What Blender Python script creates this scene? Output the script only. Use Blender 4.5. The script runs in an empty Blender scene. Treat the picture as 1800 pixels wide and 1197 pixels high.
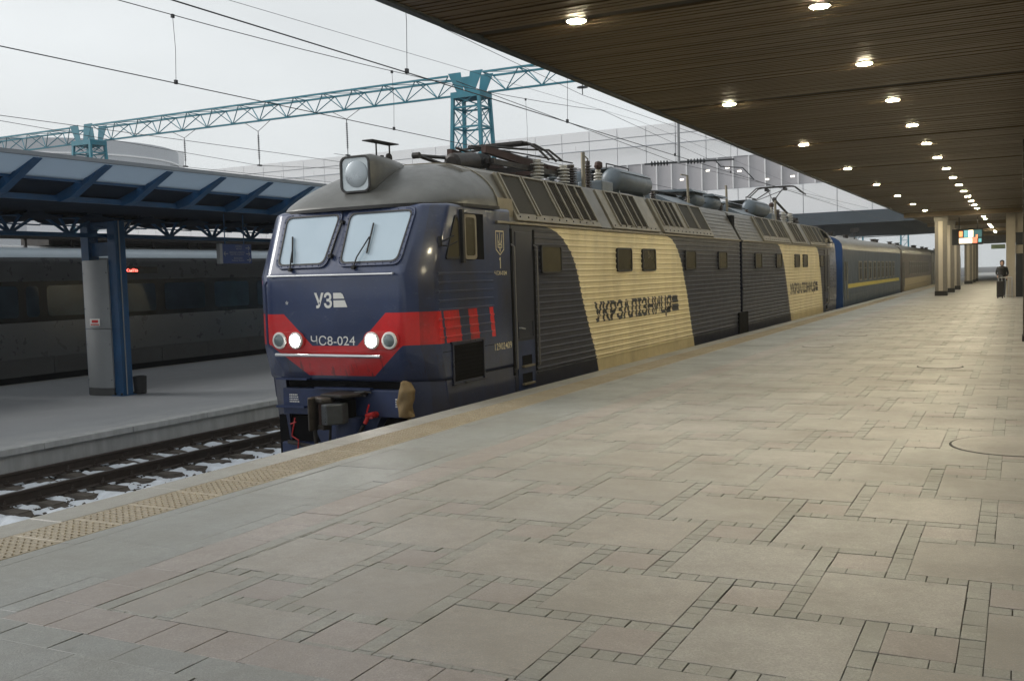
import bpy, bmesh, math, random
from mathutils import Vector, Matrix
random.seed(7)
R = math.radians
scene = bpy.context.scene
COL = scene.collection

# ---------------------------------------------------------------- camera
cam = bpy.data.cameras.new('camera')
cam.sensor_width = 36.0
cam.lens = 35.36
cam.clip_end = 1500
cam_ob = bpy.data.objects.new('camera', cam)
COL.objects.link(cam_ob)
_yaw, _pit, _rol = 0.467778, 0.0620848, -0.0314984
_fw = Vector((-math.sin(_yaw)*math.cos(_pit), math.cos(_yaw)*math.cos(_pit), -math.sin(_pit)))
_rt = Vector((math.cos(_yaw), math.sin(_yaw), 0)); _up = _rt.cross(_fw)
_r2 = math.cos(_rol)*_rt + math.sin(_rol)*_up
_u2 = -math.sin(_rol)*_rt + math.cos(_rol)*_up
_m = Matrix((_r2, _u2, -_fw)).transposed().to_4x4()
_m.translation = (0, 0, 1.65)
cam_ob.matrix_world = _m
scene.camera = cam_ob

# ---------------------------------------------------------------- sky, sun, exposure
SUN_EL, SUN_AZ = 27.0, 257.0
world = bpy.data.worlds.new('World'); scene.world = world; world.use_nodes = True
nt = world.node_tree; nt.nodes.clear()
sky = nt.nodes.new('ShaderNodeTexSky'); sky.sky_type = 'NISHITA'; sky.sun_disc = False
sky.sun_elevation = R(SUN_EL); sky.sun_rotation = R(SUN_AZ); sky.air_density = 1.0; sky.dust_density = 4.0; sky.ozone_density = 1.0
hs = nt.nodes.new('ShaderNodeHueSaturation'); hs.inputs['Saturation'].default_value = 0.2
mx = nt.nodes.new('ShaderNodeMix'); mx.data_type = 'RGBA'; mx.inputs[0].default_value = 0.72
mx.inputs['B'].default_value = (6.0, 6.3, 6.4, 1)          # the even grey of a closed cloud layer
bg = nt.nodes.new('ShaderNodeBackground'); bg.inputs['Strength'].default_value = 0.080
ow = nt.nodes.new('ShaderNodeOutputWorld')
nt.links.new(sky.outputs[0], hs.inputs['Color']); nt.links.new(hs.outputs[0], mx.inputs['A'])
cn_ = nt.nodes.new('ShaderNodeTexNoise'); cn_.inputs['Scale'].default_value = 2.2; cn_.inputs['Detail'].default_value = 5; cn_.inputs['Roughness'].default_value = .5
tcw = nt.nodes.new('ShaderNodeTexCoord'); mpw = nt.nodes.new('ShaderNodeMapping'); mpw.inputs['Scale'].default_value = (1, 1, 2.6)
nt.links.new(tcw.outputs['Generated'], mpw.inputs['Vector']); nt.links.new(mpw.outputs[0], cn_.inputs['Vector'])
mrw = nt.nodes.new('ShaderNodeMapRange'); mrw.inputs['From Min'].default_value = .3; mrw.inputs['From Max'].default_value = .7; mrw.inputs['To Min'].default_value = .88; mrw.inputs['To Max'].default_value = 1.06
nt.links.new(cn_.outputs['Fac'], mrw.inputs['Value'])
vmw = nt.nodes.new('ShaderNodeVectorMath'); vmw.operation = 'SCALE'
nt.links.new(mx.outputs['Result'], vmw.inputs[0]); nt.links.new(mrw.outputs[0], vmw.inputs['Scale'])
nt.links.new(vmw.outputs[0], bg.inputs['Color']); nt.links.new(bg.outputs[0], ow.inputs['Surface'])
sun = bpy.data.lights.new('sun', 'SUN'); sun.energy = 1.2; sun.angle = R(20); sun.color = (1.0, 0.97, 0.93)
sun_ob = bpy.data.objects.new('sun', sun); COL.objects.link(sun_ob)
sun_ob.rotation_euler = (R(90 - SUN_EL), 0, R(180 - SUN_AZ))   # light travels from the open tracks on the left
scene.view_settings.view_transform = 'Standard'; scene.view_settings.look = 'None'
scene.view_settings.gamma = 1.0; scene.view_settings.use_curve_mapping = False
scene.view_settings.exposure = 0.92
scene.render.engine = 'CYCLES'
scene.cycles.use_denoising = True
scene.cycles.max_bounces = 5; scene.cycles.volume_bounces = 0
scene.cycles.use_light_tree = True
LAMP_POWER = 315.0

# ---------------------------------------------------------------- material helpers
class G:
    def __init__(s, name):
        s.mat = bpy.data.materials.new(name); s.mat.use_nodes = True
        s.t = s.mat.node_tree; s.p = s.t.nodes['Principled BSDF']
        s._co = None
    def n(s, kind): return s.t.nodes.new('ShaderNode' + kind)
    def put(s, sock, v):
        if hasattr(v, 'is_output'): s.t.links.new(v, sock)
        else:
            try: sock.default_value = v
            except Exception: sock.default_value = (v[0], v[1], v[2], 1) if not isinstance(v, (int, float)) else (v, v, v)
    def co(s):
        if s._co is None: s._co = s.n('TexCoord').outputs['Object']
        return s._co
    def xyz(s):
        sp = s.n('SeparateXYZ'); s.put(sp.inputs[0], s.co()); return sp.outputs[0], sp.outputs[1], sp.outputs[2]
    def m(s, op, a, b=0.0, c=None, clamp=False):
        q = s.n('Math'); q.operation = op; q.use_clamp = clamp
        s.put(q.inputs[0], a); s.put(q.inputs[1], b)
        if c is not None: s.put(q.inputs[2], c)
        return q.outputs[0]
    def noise(s, scale, detail=4, rough=.55, stretch=None, w=0.0):
        q = s.n('TexNoise'); q.inputs['Scale'].default_value = scale; q.inputs['Detail'].default_value = detail
        q.inputs['Roughness'].default_value = rough
        v = s.co()
        if stretch or w:
            mp = s.n('Mapping'); mp.inputs['Scale'].default_value = stretch or (1, 1, 1); mp.inputs['Location'].default_value = (w, w*.7, w*1.3)
            s.put(mp.inputs['Vector'], v); v = mp.outputs[0]
        s.put(q.inputs['Vector'], v)
        return q.outputs['Fac']
    def ramp(s, f, stops, interp='LINEAR'):
        q = s.n('ValToRGB'); q.color_ramp.interpolation = interp; e = q.color_ramp.elements
        while len(e) > 1: e.remove(e[-1])
        for i, (p, c) in enumerate(stops):
            el = e[0] if i == 0 else e.new(p)
            el.position = p
            el.color = (c, c, c, 1) if isinstance(c, (int, float)) else (c[0], c[1], c[2], 1)
        s.put(q.inputs[0], f); return q.outputs[0]
    def mix(s, f, a, b, mode='MIX'):
        q = s.n('Mix'); q.data_type = 'RGBA'; q.blend_type = mode
        s.put(q.inputs[0], f); s.put(q.inputs['A'], a); s.put(q.inputs['B'], b); return q.outputs['Result']
    def bump(s, h, strength=.3, dist=.01):
        q = s.n('Bump'); q.inputs['Strength'].default_value = strength; q.inputs['Distance'].default_value = dist
        s.put(q.inputs['Height'], h); s.put(s.p.inputs['Normal'], q.outputs[0])
    def base(s, c): s.put(s.p.inputs['Base Color'], c)
    def rough(s, r): s.put(s.p.inputs['Roughness'], r)

def sc3(c, k): return (c[0]*k, c[1]*k, c[2]*k)

def pbr(name, col, rough=.5, metal=0.0, var=.18, vs=2.5, bump=0.0, bs=60, spec=.5, dirt=0.0, dirtcol=(.05, .04, .03), ds=1.2, coat=0.0, stretch=None, rvar=.12):
    g = G(name)
    c = g.mix(g.noise(vs, 5, .6, stretch), sc3(col, 1-var), sc3(col, 1+var))
    if dirt:
        f = g.ramp(g.noise(ds, 5, .58, stretch, 3.1), [(.34, 0), (.85, dirt)])
        c = g.mix(f, c, dirtcol)
    g.base(c)
    g.rough(g.m('ADD', g.m('MULTIPLY', g.m('SUBTRACT', g.noise(vs*2.3, 4, .6, stretch, 1.7), .5), 2*rvar), rough, clamp=True))
    g.p.inputs['Metallic'].default_value = metal
    g.p.inputs['Specular IOR Level'].default_value = spec
    if coat:
        g.p.inputs['Coat Weight'].default_value = coat; g.p.inputs['Coat Roughness'].default_value = .12
    if bump: g.bump(g.noise(bs, 4, .6), bump, .01)
    return g.mat

def emit(name, col, strength):
    g = G(name); g.base((0.02, 0.02, 0.02))
    g.put(g.p.inputs['Emission Color'], col); g.p.inputs['Emission Strength'].default_value = strength
    return g.mat

M = {}
M['navy'] = pbr('navy_paint', (.011, .016, .042), .30, var=.3, vs=3, bump=.05, bs=9, dirt=.35, dirtcol=(.03, .028, .03), ds=2.2, coat=.25)
M['frame_navy'] = pbr('navy_frame_paint', (.017, .034, .105), .42, var=.3, vs=4, dirt=.5, dirtcol=(.02, .018, .017), ds=3)
M['silver'] = pbr('brushed_steel', (.50, .51, .52), .38, 1.0, var=.15)
M['dullrail'] = pbr('dull_handrail_steel', (.22, .21, .20), .45, .6, var=.25)
M['roofgrey'] = pbr('grey_roof_paint', (.17, .16, .135), .42, .35, var=.35, vs=2.2, bump=.12, bs=14, dirt=.7, dirtcol=(.07, .06, .045), ds=1.6)
M['domegrey'] = pbr('grey_dome_paint', (.125, .127, .12), .36, .25, var=.4, vs=3.5, bump=.1, bs=10, dirt=.6, dirtcol=(.07, .066, .055), ds=2.4)
M['ventgrey'] = pbr('vent_frame_paint', (.235, .21, .155), .45, .3, var=.3, vs=5, bump=.08, bs=20, dirt=.6, dirtcol=(.12, .09, .05), ds=4)
M['doornavy'] = pbr('door_paint', (.010, .013, .027), .38, var=.1, vs=1.5, rvar=.04)
M['black'] = pbr('black_rubber', (.012, .012, .013), .6, var=.3)
M['blackgap'] = pbr('black_parts_and_shade', (.008, .008, .009), .9, var=.3, spec=.1)  # flat black for dark parts and for shade filled into gaps
M['darkmetal'] = pbr('dark_greasy_metal', (.028, .026, .026), .55, .4, var=.5, vs=9, dirt=.6, dirtcol=(.07, .055, .04), ds=8)
M['rust'] = pbr('rust_brown_metal', (.055, .028, .021), .75, .1, var=.4, vs=8)
M['bluegrey'] = pbr('blue_grey_tank_paint', (.11, .14, .165), .42, .1, var=.25, vs=3, dirt=.45, dirtcol=(.12, .11, .09), ds=3)
M['porcelain'] = pbr('pale_porcelain', (.52, .50, .44), .3, var=.2, vs=8, dirt=.4, dirtcol=(.2, .17, .12), ds=9)
M['brownporc'] = pbr('brown_porcelain', (.06, .045, .038), .28, var=.3, vs=8)
M['white'] = pbr('white_paint', (.72, .72, .70), .5, var=.08)
M['textdark'] = pbr('dark_lettering', (.022, .022, .026), .5, var=.2)
M['cream'] = pbr('cream_lettering', (.62, .56, .40), .55, var=.15, vs=12)
M['red'] = pbr('red_paint', (.56, .022, .022), .4, var=.25, vs=6, dirt=.3, ds=7)
M['canvas'] = pbr('tan_canvas', (.20, .145, .078), .9, var=.35, vs=9, bump=.9, bs=14, spec=.1)
M['coupler'] = pbr('worn_coupler_steel', (.075, .065, .055), .55, .5, var=.5, vs=10, dirt=.8, dirtcol=(.025, .02, .018), ds=9)
M['couplerlight'] = pbr('grey_painted_casting', (.075, .085, .093), .5, .2, var=.4, vs=14, dirt=.6, ds=12)
M['teal'] = pbr('teal_tower_paint', (.018, .205, .28), .5, var=.25, vs=2, dirt=.25, ds=2)
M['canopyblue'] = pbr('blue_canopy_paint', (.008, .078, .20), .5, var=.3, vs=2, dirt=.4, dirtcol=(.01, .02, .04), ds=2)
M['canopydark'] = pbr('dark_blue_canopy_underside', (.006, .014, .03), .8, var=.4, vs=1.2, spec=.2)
M['canopypanel'] = pbr('grey_canopy_sheet', (.20, .225, .25), .7, var=.15, vs=1.5, bump=.1, bs=40)
M['colgrey'] = pbr('grey_column_cladding', (.30, .315, .325), .45, .2, var=.12, vs=2.5, bump=.04, bs=50)
M['concrete'] = pbr('concrete', (.30, .29, .27), .85, var=.25, vs=2.5, bump=.25, bs=40, dirt=.5, dirtcol=(.13, .12, .10), ds=1.7)
M['paleconcrete'] = pbr('pale_concrete_face', (.46, .47, .47), .8, var=.2, vs=3, bump=.2, bs=30, dirt=.55, dirtcol=(.13, .13, .13), ds=5, stretch=(1, 1, .22))
M['sleeper'] = pbr('dirty_sleeper_concrete', (.10, .085, .07), .85, var=.4, vs=7, bump=.4, bs=30, dirt=.6, dirtcol=(.03, .025, .02), ds=8)
M['railrust'] = pbr('rusty_rail_side', (.045, .033, .026), .8, .2, var=.4, vs=8, bump=.2, bs=30)
M['railhead'] = pbr('worn_rail_head', (.16, .15, .145), .4, .8, var=.2, vs=6)
M['wallwhite'] = pbr('white_facade_panel', (.84, .84, .85), .55, var=.03, vs=.3)
M['wallgrey'] = pbr('pale_grey_facade', (.45, .47, .50), .6, var=.08, vs=.2)
M['mullion'] = pbr('white_mullion', (.78, .78, .78), .5, var=.05)
M['pinkglass'] = pbr('dim_facade_glass', (.40, .385, .40), .12, var=.25, vs=.25, spec=.6)
M['beamdark'] = pbr('dark_bridge_soffit', (.05, .065, .08), .7, var=.2, vs=.5)
M['wirem'] = pbr('dark_wire', (.02, .022, .025), .5, .4, var=.1)
M['insul'] = pbr('dark_insulator', (.035, .038, .042), .35, var=.2)
M['darkpillar'] = pbr('dark_stone', (.045, .04, .034), .5, var=.3, vs=3)
M['palepillar'] = pbr('pale_stone_facing', (.42, .37, .29), .55, var=.12, vs=2, bump=.05, bs=40)
M['greypillar'] = pbr('grey_stone_facing', (.155, .14, .115), .5, var=.22, vs=4, bump=.05, bs=40)
M['manhole'] = pbr('manhole_stone_fill', (.30, .27, .21), .8, var=.25, vs=6, bump=.3, bs=50)
M['iron'] = pbr('dark_iron', (.025, .022, .02), .7, .4, var=.3)
M['coat'] = pbr('dark_coat_cloth', (.015, .014, .014), .9, var=.3, vs=9)
M['skin'] = pbr('skin', (.42, .27, .2), .6, var=.08)
M['jeans'] = pbr('dark_trousers', (.02, .02, .026), .9, var=.2)
M['signblue'] = pbr('blue_sign_face', (.006, .03, .14), .4, var=.15)
M['signgrey'] = pbr('grey_sign_edge', (.25, .26, .27), .5, var=.1)
M['coachgrey'] = pbr('grey_coach_paint', (.115, .12, .125), .3, .35, var=.12, vs=1.2, coat=.3)
M['coachhighlight'] = pbr('coach_roof_highlight', (.34, .40, .45), .35, .3, var=.12, vs=1)  # pale colour standing in for light on the roof curve
M['coachblack'] = pbr('black_window_band', (.002, .0025, .003), .22, var=.2, spec=.5)
M['coachglass'] = pbr('dark_coach_glass', (.030, .048, .062), .05, var=.8, vs=.9, spec=.6)  # blue tint in the base imitates sky reflections
M['skirt'] = pbr('grey_skirt_panel', (.085, .088, .088), .5, .2, var=.15, vs=1.5, dirt=.4, ds=2)
M['led'] = emit('red_led_text', (1, .08, .06, 1), 4.0)
M['headlamp'] = emit('lit_headlamp', (1, .97, .9, 1), 30.0)
M['lampcore'] = emit('warm_downlight', (1.0, .88, .60, 1), LAMP_POWER)
M['interior'] = emit('lit_interior_panel', (1, .93, .8, 1), 2.2)
M['reflector'] = pbr('lamp_reflector', (.36, .40, .43), .3, .5, var=.05)
M['dimlens'] = pbr('dim_lamp_lens', (.13, .17, .18), .12, 0, var=.3, vs=14, spec=.8)
M['bowl'] = pbr('white_opal_bowl', (.62, .64, .64), .3, var=.06)
M['ballast'] = pbr('dark_ballast', (.03, .025, .021), .95, var=.6, vs=18, bump=.8, bs=26, spec=.1)
M['snow'] = pbr('old_snow', (.72, .77, .83), .75, var=.10, vs=6, bump=.5, bs=22, dirt=.4, dirtcol=(.35, .33, .31), ds=6)
M['ground'] = pbr('dark_trackbed', (.05, .047, .045), .95, var=.4, vs=1.5, bump=.5, bs=12)
M['windowolive'] = pbr('hazy_window_glass', (.075, .066, .040), .22, var=.35, vs=3, spec=.35)
M['soffit'] = pbr('brown_ceiling_slat', (.108, .072, .032), .5, .2, var=.2, vs=.7, stretch=(.3, 3, 1))
M['soffitgap'] = pbr('ceiling_gap', (.022, .016, .009), .8, var=.2)
M['fascia'] = pbr('canopy_fascia', (.04, .052, .06), .5, .3, var=.2)
M['trim'] = pbr('lamp_trim_ring', (.5, .47, .4), .4, .2, var=.05)

def sky_tint_glass():
    g = G('windscreen_glass_sky_tint')
    c = g.mix(g.noise(1.6, 3), (.34, .45, .54), (.46, .57, .66))  # pale blue base stands in for sky reflected in the panes
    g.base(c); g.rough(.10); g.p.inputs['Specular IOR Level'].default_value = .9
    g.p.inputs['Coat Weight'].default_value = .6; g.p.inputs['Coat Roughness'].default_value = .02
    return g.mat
M['screen'] = sky_tint_glass()
def sheet():                             # translucent roof sheet
    g = G('translucent_canopy_sheet')
    c = g.mix(g.noise(1.5, 4), (.28, .325, .37), (.36, .405, .45)); g.base(c); g.rough(.7)
    tl = g.n('BsdfTranslucent'); tl.inputs['Color'].default_value = (.50, .58, .66, 1)
    ad = g.n('MixShader'); ad.inputs[0].default_value = .5
    out = g.t.nodes['Material Output']; g.t.links.new(g.p.outputs[0], ad.inputs[1]); g.t.links.new(tl.outputs[0], ad.inputs[2]); g.t.links.new(ad.outputs[0], out.inputs['Surface'])
    return g.mat
M['sheet'] = sheet()

# ---------------------------------------------------------------- mesh builder
ORG = {}
class MB:
    def __init__(s): s.v = []; s.f = []
    def add(s, vs, fs):
        b = len(s.v); s.v += [tuple(p) for p in vs]; s.f += [tuple(b+i for i in f) for f in fs]; return s
    def box(s, x0, x1, y0, y1, z0, z1):
        return s.add([(x0,y0,z0),(x1,y0,z0),(x1,y1,z0),(x0,y1,z0),(x0,y0,z1),(x1,y0,z1),(x1,y1,z1),(x0,y1,z1)],
                     [(0,3,2,1),(4,5,6,7),(0,1,5,4),(1,2,6,5),(2,3,7,6),(3,0,4,7)])
    def slab(s, x0, x1, y0, y1, z0, z1, c, t=(0, 0, 0, 0)):      # a paving piece: no underside, worn top edge
        return s.add([(x0,y0,z0),(x1,y0,z0),(x1,y1,z0),(x0,y1,z0),(x0,y0,z1-c+t[0]),(x1,y0,z1-c+t[1]),(x1,y1,z1-c+t[2]),(x0,y1,z1-c+t[3]),
                      (x0+c,y0+c,z1+t[0]),(x1-c,y0+c,z1+t[1]),(x1-c,y1-c,z1+t[2]),(x0+c,y1-c,z1+t[3])],
                     [(0,1,5,4),(1,2,6,5),(2,3,7,6),(3,0,4,7),(4,5,9,8),(5,6,10,9),(6,7,11,10),(7,4,8,11),(8,9,10,11)])
    def poly(s, pts): return s.add(pts, [tuple(range(len(pts)))])
    def prism(s, pts, vec):
        n = len(pts); v = Vector(vec); q = [tuple(Vector(p)+v) for p in pts]
        return s.add(list(pts)+q, [tuple(range(n))[::-1], tuple(range(n, 2*n))] + [(i, (i+1) % n, n+(i+1) % n, n+i) for i in range(n)])
    def cyl(s, p, q, r, n=12, r2=None, caps=True):
        p = Vector(p); q = Vector(q); r2 = r if r2 is None else r2
        d = (q-p).normalized(); a = d.cross(Vector((0, 0, 1)) if abs(d.z) < .9 else Vector((1, 0, 0))).normalized(); b = d.cross(a)
        vs = []
        for c, rr in ((p, r), (q, r2)):
            for i in range(n):
                t = 2*math.pi*i/n; vs.append(c + a*(rr*math.cos(t)) + b*(rr*math.sin(t)))
        fs = [(i, (i+1) % n, n+(i+1) % n, n+i) for i in range(n)]
        if caps: fs += [tuple(range(n))[::-1], tuple(range(n, 2*n))]
        return s.add(vs, fs)
    def lathe(s, c, axis, prof, n=14):      # prof: (distance along axis, radius)
        c = Vector(c); d = Vector(axis).normalized(); a = d.cross(Vector((0, 0, 1)) if abs(d.z) < .9 else Vector((1, 0, 0))).normalized(); b = d.cross(a)
        vs = []; fs = []
        for (h, r) in prof:
            for i in range(n):
                t = 2*math.pi*i/n; vs.append(c + d*h + a*(r*math.cos(t)) + b*(r*math.sin(t)))
        for k in range(len(prof)-1):
            fs += [(k*n+i, k*n+(i+1) % n, (k+1)*n+(i+1) % n, (k+1)*n+i) for i in range(n)]
        fs += [tuple(range(n))[::-1], tuple(range((len(prof)-1)*n, len(prof)*n))]
        return s.add(vs, fs)
    def bar(s, p, q, w, h=None, up=(0, 0, 1)):
        p = Vector(p); q = Vector(q); h = h or w; d = (q-p).normalized()
        u = Vector(up)
        if abs(d.dot(u)) > .95: u = Vector((1, 0, 0))
        a = d.cross(u).normalized()*(w/2); b = a.cross(d).normalized()*(h/2)
        vs = [p-a-b, p+a-b, p+a+b, p-a+b, q-a-b, q+a-b, q+a+b, q-a+b]
        return s.add(vs, [(0,3,2,1),(4,5,6,7),(0,1,5,4),(1,2,6,5),(2,3,7,6),(3,0,4,7)])
    def tube(s, pts, r, n=6):
        for i in range(len(pts)-1): s.cyl(pts[i], pts[i+1], r, n)
        return s
    def grid(s, fn, nu, nv):
        b = [fn(i/nu, j/nv) for j in range(nv+1) for i in range(nu+1)]
        return s.add(b, [(j*(nu+1)+i, j*(nu+1)+i+1, (j+1)*(nu+1)+i+1, (j+1)*(nu+1)+i) for j in range(nv) for i in range(nu)])
    def build(s, name, mat, parent=None, org=None, smooth=False, bevel=0, seg=2, label=None, cat=None, group=None, kind=None, angle=30):
        me = bpy.data.meshes.new(name)
        if parent is not None: o = ORG[parent.name]
        elif org is not None: o = Vector(org)
        else:
            xs = [p[0] for p in s.v]; ys = [p[1] for p in s.v]; zs = [p[2] for p in s.v]
            o = Vector(((min(xs)+max(xs))/2, (min(ys)+max(ys))/2, min(zs)))
        me.from_pydata([(p[0]-o.x, p[1]-o.y, p[2]-o.z) for p in s.v], [], s.f)
        bm = bmesh.new(); bm.from_mesh(me); bmesh.ops.recalc_face_normals(bm, faces=bm.faces); bm.to_mesh(me); bm.free()
        me.materials.append(M[mat] if isinstance(mat, str) else mat)
        ob = bpy.data.objects.new(name, me); COL.objects.link(ob)
        if parent is not None: ob.parent = parent
        else: ob.location = o
        ORG[ob.name] = o.copy()
        if smooth:
            me.polygons.foreach_set('use_smooth', [True]*len(me.polygons)); me.set_sharp_from_angle(angle=R(angle))
        if bevel:
            bv = ob.modifiers.new('bevel', 'BEVEL'); bv.width = bevel; bv.segments = seg; bv.limit_method = 'ANGLE'; bv.angle_limit = R(25)
            if seg > 1: bv.harden_normals = False
        tag(ob, label, cat, group, kind)
        return ob

def tag(o, label=None, cat=None, group=None, kind=None):
    if label: o['label'] = label
    if cat: o['category'] = cat
    if group: o['group'] = group
    if kind: o['kind'] = kind
    return o

def empty(name, loc, label=None, cat=None, group=None, kind=None):
    o = bpy.data.objects.new(name, None); o.empty_display_size = .3; o.location = loc; COL.objects.link(o)
    ORG[o.name] = Vector(loc)
    return tag(o, label, cat, group, kind)

def copy_tree(o, dloc, label=None, parent=None, group=None):
    c = o.copy(); COL.objects.link(c)
    if parent is not None: c.parent = parent
    else: c.location = Vector(o.location)+Vector(dloc)
    if label: c['label'] = label
    if group: c['group'] = group
    ORG[c.name] = ORG[o.name]+Vector(dloc)
    for ch in o.children: copy_tree(ch, dloc, parent=c)
    return c

def rrect(x0, x1, y0, y1, r, n=4):       # rounded rectangle outline (2-D)
    pts = []
    for cx, cy, a0 in ((x1-r, y1-r, 0), (x0+r, y1-r, 90), (x0+r, y0+r, 180), (x1-r, y0+r, 270)):
        for i in range(n+1):
            t = R(a0+90*i/n); pts.append((cx+r*math.cos(t), cy+r*math.sin(t)))
    return pts

def quadround(q, r, n=4):                # rounded version of a convex outline (2-D points in order)
    out = []; k = len(q)
    for i in range(k):
        p = Vector(q[i]); a = (Vector(q[i-1])-p); b = (Vector(q[(i+1) % k])-p)
        a = p+a.normalized()*r; b = p+b.normalized()*r
        for j in range(n+1):
            t = j/n; out.append(tuple((1-t)**2*a+2*t*(1-t)*p+t*t*b))
    return out

def ring(mb, outer, inner, fn, d0, d1):  # flat ring between two outlines with equal counts; fn(a, b, depth) -> 3-D
    n = len(outer)
    vs = [fn(*p, d1) for p in outer]+[fn(*p, d1) for p in inner]+[fn(*p, d0) for p in outer]+[fn(*p, d0) for p in inner]
    fs = []
    for i in range(n):
        j = (i+1) % n
        fs += [(i, j, n+j, n+i), (i, 2*n+i, 2*n+j, j), (n+i, n+j, 3*n+j, 3*n+i)]
    return mb.add(vs, fs)

# ---------------------------------------------------------------- lettering
_tc = {}
def text_tris(s, bold=0.0):
    k = (s, bold)
    if k not in _tc:
        cu = bpy.data.curves.new('lettering', 'FONT'); cu.body = s; cu.resolution_u = 3; cu.offset = bold
        ob = bpy.data.objects.new('lettering', cu); COL.objects.link(ob)
        bpy.context.view_layer.update()
        me = ob.to_mesh(); me.calc_loop_triangles()
        tr = [[(me.vertices[i].co.x, me.vertices[i].co.y) for i in t.vertices] for t in me.loop_triangles]
        ob.to_mesh_clear(); bpy.data.objects.remove(ob); bpy.data.curves.remove(cu)
        xs = [p[0] for t in tr for p in t]; x0, x1 = min(xs), max(xs)
        _tc[k] = [[((p[0]-x0)/(x1-x0), p[1]/.73) for p in t] for t in tr]
    return _tc[k]

def clip(poly, b, keep_above):
    out = []
    for i in range(len(poly)):
        p, q = poly[i-1], poly[i]
        ip = (p[1] >= b) == keep_above or p[1] == b; iq = (q[1] >= b) == keep_above or q[1] == b
        if ip != iq:
            t = (b-p[1])/(q[1]-p[1]); out.append((p[0]+(q[0]-p[0])*t, b))
        if iq: out.append(q)
    return out

def conform(mb, polys, breaks, fn):      # cut 2-D shapes at the breaks of a profile and lay them on it
    for p in polys:
        lo = min(q[1] for q in p); hi = max(q[1] for q in p)
        bs = [b for b in breaks if lo < b < hi]
        edges = [None]+bs+[None]
        for k in range(len(edges)-1):
            c = p
            if edges[k] is not None: c = clip(c, edges[k], True)
            if edges[k+1] is not None and c: c = clip(c, edges[k+1], False)
            if len(c) >= 3: mb.poly([fn(*q) for q in c])
    return mb

def strokes(lines, w):                   # polylines -> 2-D quads
    out = []
    for ln in lines:
        for i in range(len(ln)-1):
            p = Vector(ln[i]); q = Vector(ln[i+1]); d = (q-p).normalized(); n = Vector((-d.y, d.x))*w/2; e = d*w*.35
            out.append([tuple(p-n-e), tuple(q-n+e), tuple(q+n+e), tuple(p+n-e)])
    return out
# ================================================================= GROUND AND TRACKS
RAIL_Z = -1.2
mb = MB(); mb.add([(-600, -60, -1.62), (400, -60, -1.62), (400, 900, -1.62), (-600, 900, -1.62)], [(0, 1, 2, 3)])
mb.build('ground', 'ground', kind='structure')

def hash2(i, j):
    r = math.sin(i*127.1+j*311.7)*43758.5453; return r-math.floor(r)
def vn(x, y):
    i, j = math.floor(x), math.floor(y); a, b = x-i, y-j; a = a*a*(3-2*a); b = b*b*(3-2*b)
    return (hash2(i, j)*(1-a)+hash2(i+1, j)*a)*(1-b)+(hash2(i, j+1)*(1-a)+hash2(i+1, j+1)*a)*b
def fbm(x, y): return .55*vn(x, y)+.28*vn(2.1*x+5, 2.1*y+9)+.17*vn(4.3*x+1, 4.3*y+3)

SL_Y0, SL_P = 9.27-.57*5, .572
def sleeper_dist(y):
    k = (y-SL_Y0)/SL_P; return abs(k-round(k))*SL_P
# ballast with uneven stones, snow lying in the bays between the sleepers
mb = MB()
mb.grid(lambda a, b: (-15.3+a*5.6, 5+b*22, -1.475+.035*(hash2(int(a*56), int(b*220))-.5)+.03*fbm(3*(a*5.6), 3*b*22)), 56, 220)
mb.build('ballast', 'ballast', kind='stuff', label='dark ballast bed of the empty track', cat='ballast')
m = MB(); rs = random.Random(3)
for k in range(3600):
    x = rs.uniform(-15.25, -10.6); y = rs.uniform(6.0, 18.0)
    if sleeper_dist(y) < .10 and x < -12.25: continue
    r = rs.uniform(.018, .042); z = -1.455+.03*fbm(3*(x+15.3), 3*(y-5))
    a = rs.uniform(0, 6.28); pts = []
    for i in range(4):
        t = a+i*1.5708+rs.uniform(-.4, .4); rr = r*rs.uniform(.7, 1.15)
        pts.append((x+rr*math.cos(t), y+rr*math.sin(t), z+rs.uniform(-.2, .25)*r))
    m.add(pts+[(x+rs.uniform(-.3, .3)*r, y+rs.uniform(-.3, .3)*r, z+r*rs.uniform(.5, .9)), (x, y, z-r)], [(0, 1, 4), (1, 2, 4), (2, 3, 4), (3, 0, 4), (1, 0, 5), (2, 1, 5), (3, 2, 5), (0, 3, 5)])
M['stones'] = pbr('crushed_stone', (.085, .075, .066), .9, var=.6, vs=25, spec=.2)
m.build('ballast_stones', 'stones', kind='stuff', label='loose crushed stones scattered over the empty track', cat='ballast')
def snowz(x, y):
    d = sleeper_dist(y); base = -1.512+.13*fbm(x*3.1, y*3.1)+.05*fbm(x*11, y*11)
    near = max(0, 1-abs(x+12.92)/.17)+max(0, 1-abs(x+14.40)/.17)
    return base+min(.03, .14*(d-.13)) - .07*near-(.012 if x > -12.6 else 0)
mb = MB()
mb.grid(lambda a, b: (-15.25+a*5.4, 5+b*17, snowz(-15.25+a*5.4, 5+b*17)), 110, 340)
mb.build('snow', 'snow', smooth=True, angle=60, kind='stuff', label='old snow lying between the sleepers of the empty track', cat='snow')
mb = MB()
mb.grid(lambda a, b: (-29.6+a*3.4, 10+b*30, -1.42+.16*fbm((-29.6+a*3.4)*2.0, (10+b*30)*1.7)), 30, 160)
mb.build('snow', 'snow', smooth=True, angle=60, kind='stuff', label='strip of snow under the grey train', cat='snow')

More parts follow.
